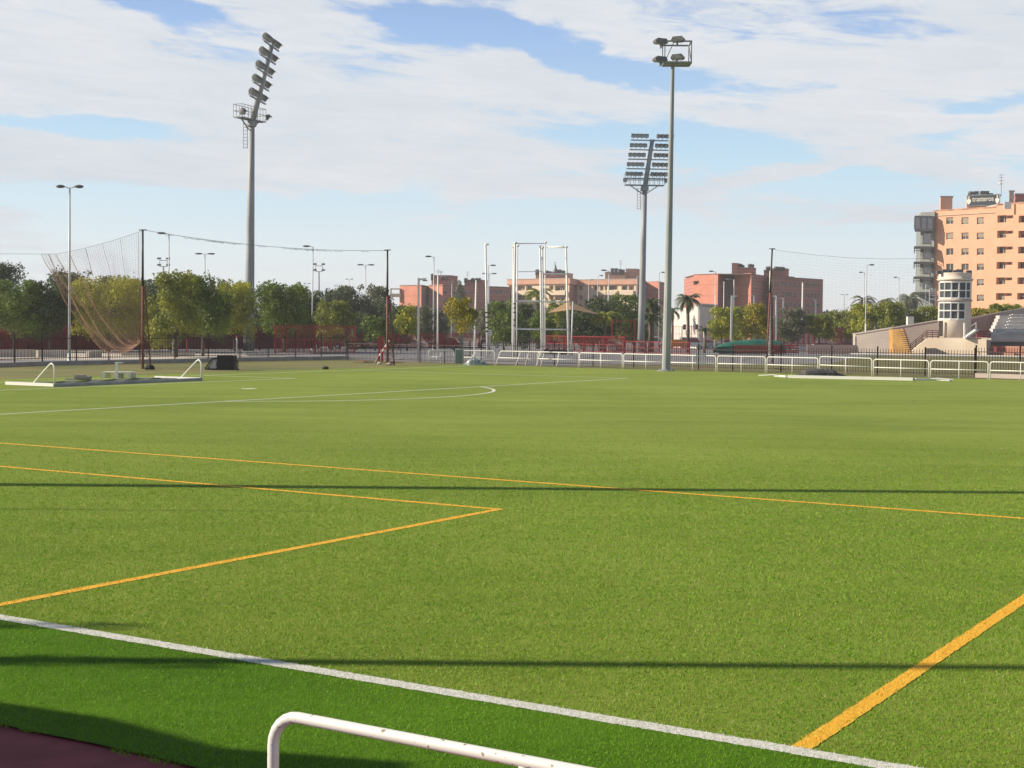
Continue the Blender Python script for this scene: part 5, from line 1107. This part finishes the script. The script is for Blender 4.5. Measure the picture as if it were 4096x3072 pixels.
for k in range(7):
    y0_ = 1341-k*13.2; xl = 3962+k*6; dd = 146+k*1.2; p, q = A(xl, y0_, dd), A(4230, y0_, dd)
    b = MB(); b.extr([(p.x, p.y, p.z), (q.x, q.y, p.z), (q.x, q.y, p.z-1.0), (p.x, p.y, p.z-1.0)], (0, 1.2, 0)); b.build('terrace_step', mat('step_concrete', (.60, .56, .53), (.50, .47, .44), .9, .8) if k == 0 else bpy.data.materials['step_concrete'], t)
    b = MB(); b.obox(Vector(((p.x+q.x)/2+.6, p.y+.25, p.z+.12)), (q.x-p.x)-1.6, .34, .07)
    for j in range(6): b.obox(Vector((p.x+1.2+j*1.1, p.y+.25, p.z+.045)), .1, .25, .09)
    b.build('bench', 'white' if k else 'concp', t)
sm = mat('red_seats', (.30, .06, .06), (.22, .045, .045), .5, 2)
for k in range(4):
    y0_ = 1346-k*7; b = MB(); b.obox((A(3904, y0_, 144.6+k*.5)+A(3962, y0_, 144.6+k*.5))/2, 1.35, .45, .12); b.build('red_seat_row', sm, t)
b = MB()
for k in range(8): b.obox(A(3862+k*6, 1350-k*4.2, 143.4), .26, .8, .12)
b.build('white_steps', 'white', t)
b = MB(); b.tube(A(3858, 1348, 143), A(3858, 1292, 143), .10, n=6); b.tube(A(3904, 1322, 143), A(3904, 1290, 143), .045, n=6); b.tube(A(3862, 1318, 143), A(3904, 1292, 143), .03, n=6); b.tube(A(3862, 1335, 143), A(3904, 1310, 143), .03, n=6); b.build('white_handrail', 'white', t)
fw_ = panel(t, 'front_wall', [(3946, 1424), (3946, 1358), (3963, 1358), (3963, 1424)], 143.2, .5, 'concp')
panel(t, 'lintel', [(3963, 1366), (3963, 1358), (4230, 1360), (4230, 1368)], 143.2, .5, 'concp'); panel(t, 'opening', [(3963, 1392), (3963, 1366), (4230, 1366), (4230, 1392)], 144.6, .2, mat('shadowed_room', (.20, .18, .17), rough=.9))
panel2(t, 'low_wall', [(3963, 1424), (3963, 1384), (4230, 1386), (4230, 1428)], 3963, 143.1, 4230, 139.5, .4, mat('salmon_wall', (.55, .26, .18), (.46, .22, .15), .9, .6))
b = MB(); b.obox(A(4000, 1398, 141.5), .9, .6, .5); b.obox(A(3990, 1385, 141.5), .8, .1, .08); b.build('handcart', sm, t)
p, q = G(3400, 1416.5), G(4300, 1430); b = MB(); b.bar(p+Vector((0, 0, .05)), q+Vector((0, 0, .05)), .15, .1); tag(b.build('white_kerb', 'white'), 'white painted kerb running along the foot of the grandstand', 'kerb')
# control tower
t = thing('control_tower', A(3816, 1346, 147), 'small round cream control tower with white window frames on the stand terrace', 'tower')
c = A(3816, 1346, 147); R_ = 1.61; zf = lambda y: zat(3816, y, 147); z0 = c.z
ct = mat('tower_render', (.74, .64, .53), (.66, .57, .47), .85, .8)
b = MB(); b.lathe((c.x, c.y, 0), [(R_, z0-.2), (R_, zf(1282)), (R_*1.0, zf(1278))], 28); b.build('base_drum', ct, t, True)
b = MB(); b.lathe((c.x, c.y, 0), [(R_+.10, zf(1124)), (R_+.16, zf(1118)), (R_+.16, zf(1116)), (R_, zf(1115)), (R_, zf(1096)), (R_+.03, zf(1093)), (R_-.1, zf(1092)), (.05, zf(1097))], 28); b.build('parapet', ct, t, True)
b = MB(); b.lathe((c.x, c.y, 0), [(R_+.06, zf(1206)), (R_+.10, zf(1203)), (R_+.06, zf(1199))], 28); b.build('string_course', 'concp', t, True)
b = MB(); n_ = 14
for a0, a1, ya, yb in ((-35, 155, 1206, 1122), (-66, 155, 1282, 1205.9)):
    arc_ = [(c.x+R_*math.cos(x), c.y+R_*math.sin(x)) for x in [R(a0)+R(a1-a0)*i/n_ for i in range(n_+1)]]; b.prism(arc_, zf(ya), zf(yb))
b.build('solid_back_wall', ct, t)
gp = mat('tower_glass', (.05, .06, .07), (.08, .09, .1), .25, 1, spec=.25)
def bay(ya, yb, cols, rr, midy, m_=('white'), aend=-40):
    b = MB(); g = MB(); angs = [R(-170)+(R(aend)-R(-170))*i/cols for i in range(cols+1)]
    P = lambda a_, r_, z: Vector((c.x+r_*math.cos(a_), c.y+r_*math.sin(a_), z))
    for a_ in angs: b.bar(P(a_, rr, zf(yb)), P(a_, rr, zf(ya)), .11, .11)
    for y in (ya, midy, yb):
        for u, v in zip(angs[:-1], angs[1:]): b.bar(P(u, rr+.01, zf(y)), P(v, rr+.01, zf(y)), .10, .15 if y != midy else .12)
    fr = b.build('window_bay', m_, t)
    for u, v in zip(angs[:-1], angs[1:]): g.add([P(u, rr-.05, zf(yb)), P(v, rr-.05, zf(yb)), P(v, rr-.05, zf(ya)), P(u, rr-.05, zf(ya))], [(0, 1, 2, 3)])
    g.build('pane', gp, fr)
bay(1129, 1194, 5, R_-.02, 1163); bay(1211, 1277, 4, R_-.02, 1243, aend=-68)
b = MB(); b.obox(A(3762, 1314, 145.9), .45, .2, 1.55); b.build('door', 'shut', t)
for i, (x, y, s) in enumerate(((3756, 1090, .3), (3782, 1086, .42), (3797, 1087, .4), (3820, 1088, .34), (3838, 1086, .42), (3875, 1088, .32))):
    b = MB(); b.obox(A(x, y, 146.4+.3*(i % 3)), s*1.6, .4, s); b.bar(A(x, y+8, 146.4+.3*(i % 3)), A(x, y, 146.4+.3*(i % 3)), .06, .06); b.build('loudspeaker', 'house', t)
t = thing('kiosk', A(3640, 1300, 152), 'tiny white kiosk with a dark roof on top of the ramp wall', 'kiosk'); b = MB(); b.obox(A(3640, 1282, 152), .62, .6, .95); b.build('body', 'white', t); b = MB(); b.obox(A(3641, 1262, 152), .85, .8, .16); b.build('roof', 'dark', t)
t = thing('ladder_rack', gx(3730, 200), 'white slatted panel showing just left of the control tower', 'panel'); b = MB()
for y in (1158, 1166, 1174, 1182, 1196): b.obox(A(3730, y, 200), .9, .1, .12 if y < 1190 else .2)
for x in (3718, 3742): b.bar(A(x, 1300, 200), A(x, 1155, 200), .08, .08)
b.build('slats', 'white', t)

# ------------------------------------------------------------------ high-jump mat, vehicles, signs, person
t = thing('landing_mat', gx(2995, 137), 'athletics landing mat under a green tarpaulin, red-brown sides showing', 'landing mat')
prof = [(2866, 1392), (2880, 1378), (2920, 1368), (2970, 1361), (3020, 1356), (3070, 1358), (3118, 1364), (3130, 1376)]
o = heap('cover', prof, 138.5, 4.2, 'green', 'x', None, .015, 34, 12); del o['label']; mw = o.location.copy(); o.parent = t; o.location = mw - t.location
panel(t, 'side_panel', [(2868, 1411), (2868, 1388), (2936, 1383), (2936, 1412)], 136.3, .4, 'green'); panel(t, 'side_panel', [(2937, 1411), (2937, 1380), (3112, 1380), (3112, 1411)], 136.4, .4, 'brickc')
b = MB(); b.bar(A(2875, 1413, 136), A(3112, 1413, 136), .12, .1); b.build('pallet_base', 'dark', t)
b = MB()
for i in range(9):
    x = 3106+i*10; b.bar(gx(x, 134), A(x, 1378+(i % 3)*3, 134), .05, .05)
for y in (1382, 1392, 1402, 1408): b.bar(A(3100, y, 134), A(3194, y+1, 134), .09, .12)
tag(b.build('hurdle_stack', 'redm'), 'stack of red hurdle frames right of the green covered mat', 'hurdles')
b = MB(); b.bar(gx(3230, 150), gx(3424, 150), .3, 1.0); b.v = [(v[0], v[1], v[2]+.45) for v in b.v]; tag(b.build('low_wall', mat('pinkish_wall', (.55, .40, .34), (.48, .34, .29), .9, .6)), 'low pinkish wall between the hurdle stack and the grey ramp', 'wall')

def car(x, d, L, H, colr, label, kind='car', face=1, rot=0.0):
    p = gx(x, d, gh(d)); t = thing('parked_' + ('van' if kind in ('van', 'truck') else 'car'), p, label, 'van' if kind == 'van' else ('truck' if kind == 'truck' else 'car'), 'vehicles parked beyond the athletics ground')
    W_ = 1.75; k = H
    if kind == 'van': low = [(-.5, .2), (-.5, .62), (.5, .50), (.5, .2)]; up = [(-.5, .6), (-.49, .98), (-.46, 1), (.22, 1), (.34, .62), (.34, .5)]
    elif kind == 'truck': low = [(-.5, .22), (-.5, .45), (.5, .45), (.5, .22)]; up = [(.10, .44), (.10, 1), (.40, 1), (.49, .70), (.5, .44)]
    else: low = [(-.5, .2), (-.5, .55), (-.46, .62), (.30, .60), (.48, .50), (.5, .2)]; up = [(-.44, .60), (-.36, .93), (-.28, 1), (.06, 1), (.14, .95), (.30, .60)]
    cm = mat('car_paint_%d' % len(bpy.data.materials), colr, tuple(v*.9 for v in colr), .3, 1)
    X_ = Vector((face*math.cos(rot), math.sin(rot), 0)); N_ = Vector((-X_.y, X_.x, 0))
    def ex(pts, w_, m, name, par=None):
        b = MB(); b.extr([p+X_*(a_*L)+N_*(-w_/2)+Vector((0, 0, z*k)) for a_, z in pts], N_*w_); return b.build(name, m, par or t)
    ex(low, W_, cm, 'body'); cabn = ex(up, W_*.88, cm, 'cabin')
    ca = [(a_*.92+ (0 if kind != 'truck' else .02), z) for a_, z in up]; zmin = min(z for _, z in up); gl_ = [(a_, max(z, zmin+.05) if z < .8 else z-.09) for a_, z in ca]
    ex(gl_, W_*.88+.03, 'glass', 'window', cabn)
    if kind == 'truck': b = MB(); b.obox(p+X_*(-.2*L)+Vector((0, 0, H*.62)), .58*L, W_, H*.34, (X_, N_, Vector((0, 0, 1)))); b.build('cargo_bed', cm, t)
    for s in (-.30, .32):
        for e in (-1, 1):
            c_ = p+X_*s*L+N_*e*(W_/2-.08)+Vector((0, 0, .32)); b = MB(); b.tube(c_-N_*.1, c_+N_*.1, .32, n=14); wn = b.build('wheel', 'tyre', t); b = MB(); b.tube(c_-N_*.105, c_+N_*.105, .19, n=10); b.build('rim', 'galvl', wn)
    for e in (-1, 1): b = MB(); b.obox(p+X_*L*.497+N_*e*.6+Vector((0, 0, H*.42)), .06, .3, .16, (X_, N_, Vector((0, 0, 1)))); b.build('headlight', 'lens', t)
    return t
wc = (.74, .73, .70)
for a_ in [
 (2366, 232, 4.6, 2.9, (.62, .62, .60), 'white pickup truck with a boxy cab right of the shade sail', 'truck', -1), (2612, 250, 4.6, 1.95, wc, 'white minibus between the two masts', 'van', 1),
 (2768, 240, 4.0, 1.95, (.70, .68, .64), 'boxy white van in front of the palm trunk', 'van', 1), (2832, 252, 4.1, 1.5, (.5, .5, .5), 'silver car right of the boxy white van', 'car', 1),
 (2905, 262, 4.2, 1.5, wc, 'white car half hidden by the green covered mat', 'car', -1), (1955, 235, 4.3, 1.5, (.72, .70, .66), 'white car bonnet behind the tallest white pole', 'car', 1),
 (2135, 245, 4.2, 1.5, (.74, .70, .66), 'white car inside the left bay of the throwing cage', 'car', -1), (2225, 215, 4.0, 1.45, (.5, .5, .49), 'pale car inside the right bay of the throwing cage', 'car', 1),
 (3178, 260, 4.2, 1.9, (.7, .62, .58), 'white cab above the red hurdle stack', 'van', -1), (3228, 240, 4.4, 1.5, (.25, .035, .04), 'dark red car right of the red hurdle stack', 'car', 1),
 (3300, 225, 4.3, 1.45, (.72, .66, .62), 'white car behind the low pinkish wall', 'car', 1), (3365, 232, 4.4, 1.5, (.08, .07, .075), 'dark car left of the grey ramp wall', 'car', -1),
 (1778, 195, 4.2, 1.5, (.40, .03, .035), 'red car between the plain white poles left of the small yellow tree', 'car', -1), (1310, 180, 4.2, 1.45, (.30, .03, .035), 'red car behind the red picket fence', 'car', 1),
 (2440, 205, 3.8, 1.4, (.7, .68, .66), 'white car showing through the tall red gate frame', 'car', 1), (1640, 215, 4.3, 1.5, (.45, .43, .42), 'grey car behind the yard right of the black net pole', 'car', 1),
 ]: car(*a_)
t = car(1055, 170, 4.4, 2.9, wc, 'white truck half hidden by foliage right of the tall left mast', 'truck', 1)
t = car(905, 175, 4.6, 2.6, wc, 'white van roof showing under the trees left of the tall left mast', 'van', 1)
# beige/yellow barrier
b = MB(); b.obox(A(2716, 1374, 205), 2.2, .4, .9); b.obox(A(2700, 1362, 205.4), 2.0, .3, .3); tag(b.build('skip', mat('yellow_paint', (.60, .33, .08), (.5, .27, .06), .6)), 'yellowish container behind the fence right of the central mast', 'container')
def sign(x, yt, yb, d, wpx, label, round_=False, m='white'):
    p = gx(x, d, gh(d)); q = A(x, (yt+yb)/2, d); t = thing('road_sign', p, label, 'sign'); b = MB(); b.tube(p, q, .04, n=6); b.build('pole', 'galv', t)
    b = MB(); h = (yb-yt)*d/FPX; w_ = wpx*d/FPX
    if round_: b.tube(q-Vector((0, .08, 0)), q-Vector((0, .05, 0)), h/2, n=18)
    else: b.obox(q-Vector((0, .08, 0)), w_, .04, h)
    pl = b.build('plate', m, t)
    if not round_:
        b = MB()
        for i, (dx, dz) in enumerate(((-.22, .2), (.2, .22), (-.2, -.2), (.22, -.18))): b.obox(q+Vector((dx*w_, -.105, dz*h)), w_*.24, .01, h*.2)
        b.build('marking', 'house', pl)
    return t
sign(1961, 1320, 1341, 135, 15, 'square white sign right of the tallest white pole'); sign(2751, 1321, 1341, 180, 15, 'square white sign in front of the palm trunk'); sign(622, 1313, 1339, 130, 20, 'round pale sign right of the rusty net pole', True, 'galvl')
b = MB(); b.obox(A(692, 1340, 118), .26, .1, 1.5); b.tube(gx(692, 118), A(692, 1340, 118), .05, n=6); tag(b.build('info_post', 'white'), 'tall narrow white board in the shade left of the yellowish trees', 'board')
p = gx(948, 120); q = A(948, 1352, 120); b = MB(); b.tube(p, q, .07, n=8); t = thing('marker_post', p, 'white marker post with a red cap left of the tall left mast', 'post'); b.build('pole', 'white', t); b = MB(); b.tube(q, q+Vector((0, 0, .2)), .08, n=8); b.build('cap', 'redm', t)
p = gx(748, 118); b = MB(); b.tube(p, A(748, 1352, 118), .06, n=8); tag(b.build('red_post', 'redm'), 'thin red post behind the olive tree trunk', 'post')
# low bent barrier at the foot of the left mast
b = MB()
for (u, v) in (((975, 1408), (995, 1432)), ((995, 1428), (1040, 1412)), ((1040, 1412), (1095, 1432)), ((1038, 1405), (1038, 1436)), ((1088, 1402), (1112, 1436))): b.bar(A(*u, 112), A(*v, 112), .09, .06)
tag(b.build('bent_barrier', 'wood'), 'bent pale barrier bars at the foot of the tall left mast', 'barrier')
b = MB(); b.obox(gx(1050, 100)+Vector((0, 0, .10)), 3.2, .5, .18); tag(b.build('concrete_block', 'concw'), 'bright concrete block behind the iron fence by the black equipment box', 'block')
# benches / bars seen through the fence near the cage
for (xa, ya, xb, yb, d, lab) in ((1610, 1432, 1735, 1440, 104, 'white bar on the ground behind the fence right of the dirt mound'), (1990, 1421, 2150, 1426, 118, 'broken white edging bar under the throwing cage, left'), (2180, 1418, 2330, 1428, 120, 'white edging bar under the throwing cage, right'), (1720, 1428, 1880, 1424, 116, 'dark low bench behind the small yellow tree')):
    b = MB(); b.bar(A(xa, ya, d), A(xb, yb, d), .12, .12)
    for k in (.05, .35, .65, .95): q = A(xa, ya, d).lerp(A(xb, yb, d), k); b.bar(Vector((q.x, q.y, 0)), q, .06, .06)
    tag(b.build('ground_bar', 'dark' if 'dark' in lab else 'white'), lab, 'bar')
# dark low boundary board in the yard (hedge-like band)
for (xa, xb, d, yt, yb, m, lab) in ((1390, 1960, 126, 1388, 1394, 'dark', 'thin dark rail crossing the grey yard left of the cage'), (2170, 2290, 124, 1398, 1418, 'dark', 'dark low equipment row under the right bay of the cage')):
    p, q = A(xa, (yt+yb)/2, d), A(xb, (yt+yb)/2, d); b = MB(); b.bar(p, q, .1, (yb-yt)*d/FPX)
    for k in range(9): e = p.lerp(q, k/8); b.bar(Vector((e.x, e.y, 0)), e, .06, .06)
    tag(b.build('low_rail', m), lab, 'rail')
# person
def person(x, d, h, label):
    p = gx(x, d, gh(d)); t = thing('person', p, label, 'person')
    sk = [((0, 0, .53), .085), ((0, 0, .62), .080), ((.0, 0, .78), .095), ((0, 0, .845), .036), ((0, 0, .875), .042), ((0, 0, .94), .058), ((0, 0, .985), .040),
          ((-.055, 0, .50), .058), ((-.075, -.02, .28), .040), ((-.08, .02, .05), .026), ((-.08, -.05, .02), .022), ((.055, 0, .50), .058), ((.085, .03, .28), .040), ((.12, .07, .05), .026), ((.12, 0, .02), .022),
          ((-.115, 0, .79), .040), ((-.15, 0, .63), .029), ((-.13, -.07, .50), .021), ((-.12, -.10, .455), .018), ((.115, 0, .79), .040), ((.155, 0, .63), .029), ((.17, -.06, .50), .021), ((.17, -.09, .455), .018)]
    ed = [(0, 1), (1, 2), (2, 3), (3, 4), (4, 5), (5, 6), (0, 7), (7, 8), (8, 9), (9, 10), (0, 11), (11, 12), (12, 13), (13, 14), (2, 15), (15, 16), (16, 17), (17, 18), (2, 19), (19, 20), (20, 21), (21, 22)]
    def skin(idx, edges, m, name, grow=1.0):
        mp = {j: i for i, j in enumerate(idx)}; me = bpy.data.meshes.new(name); me.from_pydata([tuple(v*h for v in sk[j][0]) for j in idx], [(mp[u], mp[v]) for u, v in edges], [])
        o = bpy.data.objects.new(name, me); COL.objects.link(o); o.parent = t; md = o.modifiers.new('skin', 'SKIN'); 
        if not me.skin_vertices: me.attributes  # the modifier adds the layer
        for i, j in enumerate(idx): me.skin_vertices[0].data[i].radius = (sk[j][1]*h*grow,)*2; me.skin_vertices[0].data[i].use_root = (i == 0)
        sb = o.modifiers.new('sub', 'SUBSURF'); sb.levels = 1; sb.render_levels = 1; me.materials.append(MT[m]); return o
    try:
        skin(list(range(23)), ed, 'skin', 'body')
        skin([1, 2, 15, 16, 19, 20], [(1, 2), (2, 15), (15, 16), (2, 19), (19, 20)], 'white', 'shirt', 1.14)
        skin([0, 7, 8, 9, 11, 12, 13], [(0, 7), (7, 8), (8, 9), (0, 11), (11, 12), (12, 13)], 'blue', 'trousers', 1.16)
    except Exception as ex:
        print('skin fail', ex)
    b = MB(); b.lathe(p+Vector((0, .01*h, .925*h)), [(.058*h, 0), (.066*h, .03*h), (.055*h, .065*h), (.02*h, .085*h)], 10); b.build('hair', 'dark', t, True)
person(1918, 200, 1.58, 'person in a white top and dark trousers walking behind the small yellow tree')
hm = bpy.data.materials.new('haze'); hm.use_nodes = True; nn, ll = nt(hm); nn.clear(); pv = nn.new('ShaderNodeVolumePrincipled'); pv.inputs['Color'].default_value = (.92, .95, 1, 1); pv.inputs['Density'].default_value = .00034; pv.inputs['Anisotropy'].default_value = .2
oo = nn.new('ShaderNodeOutputMaterial'); ll.new(pv.outputs[0], oo.inputs['Volume'])
b = MB(); b.obox((0, 250, 21), 900, 640, 45); struct(b.build('haze', hm), 'stuff')
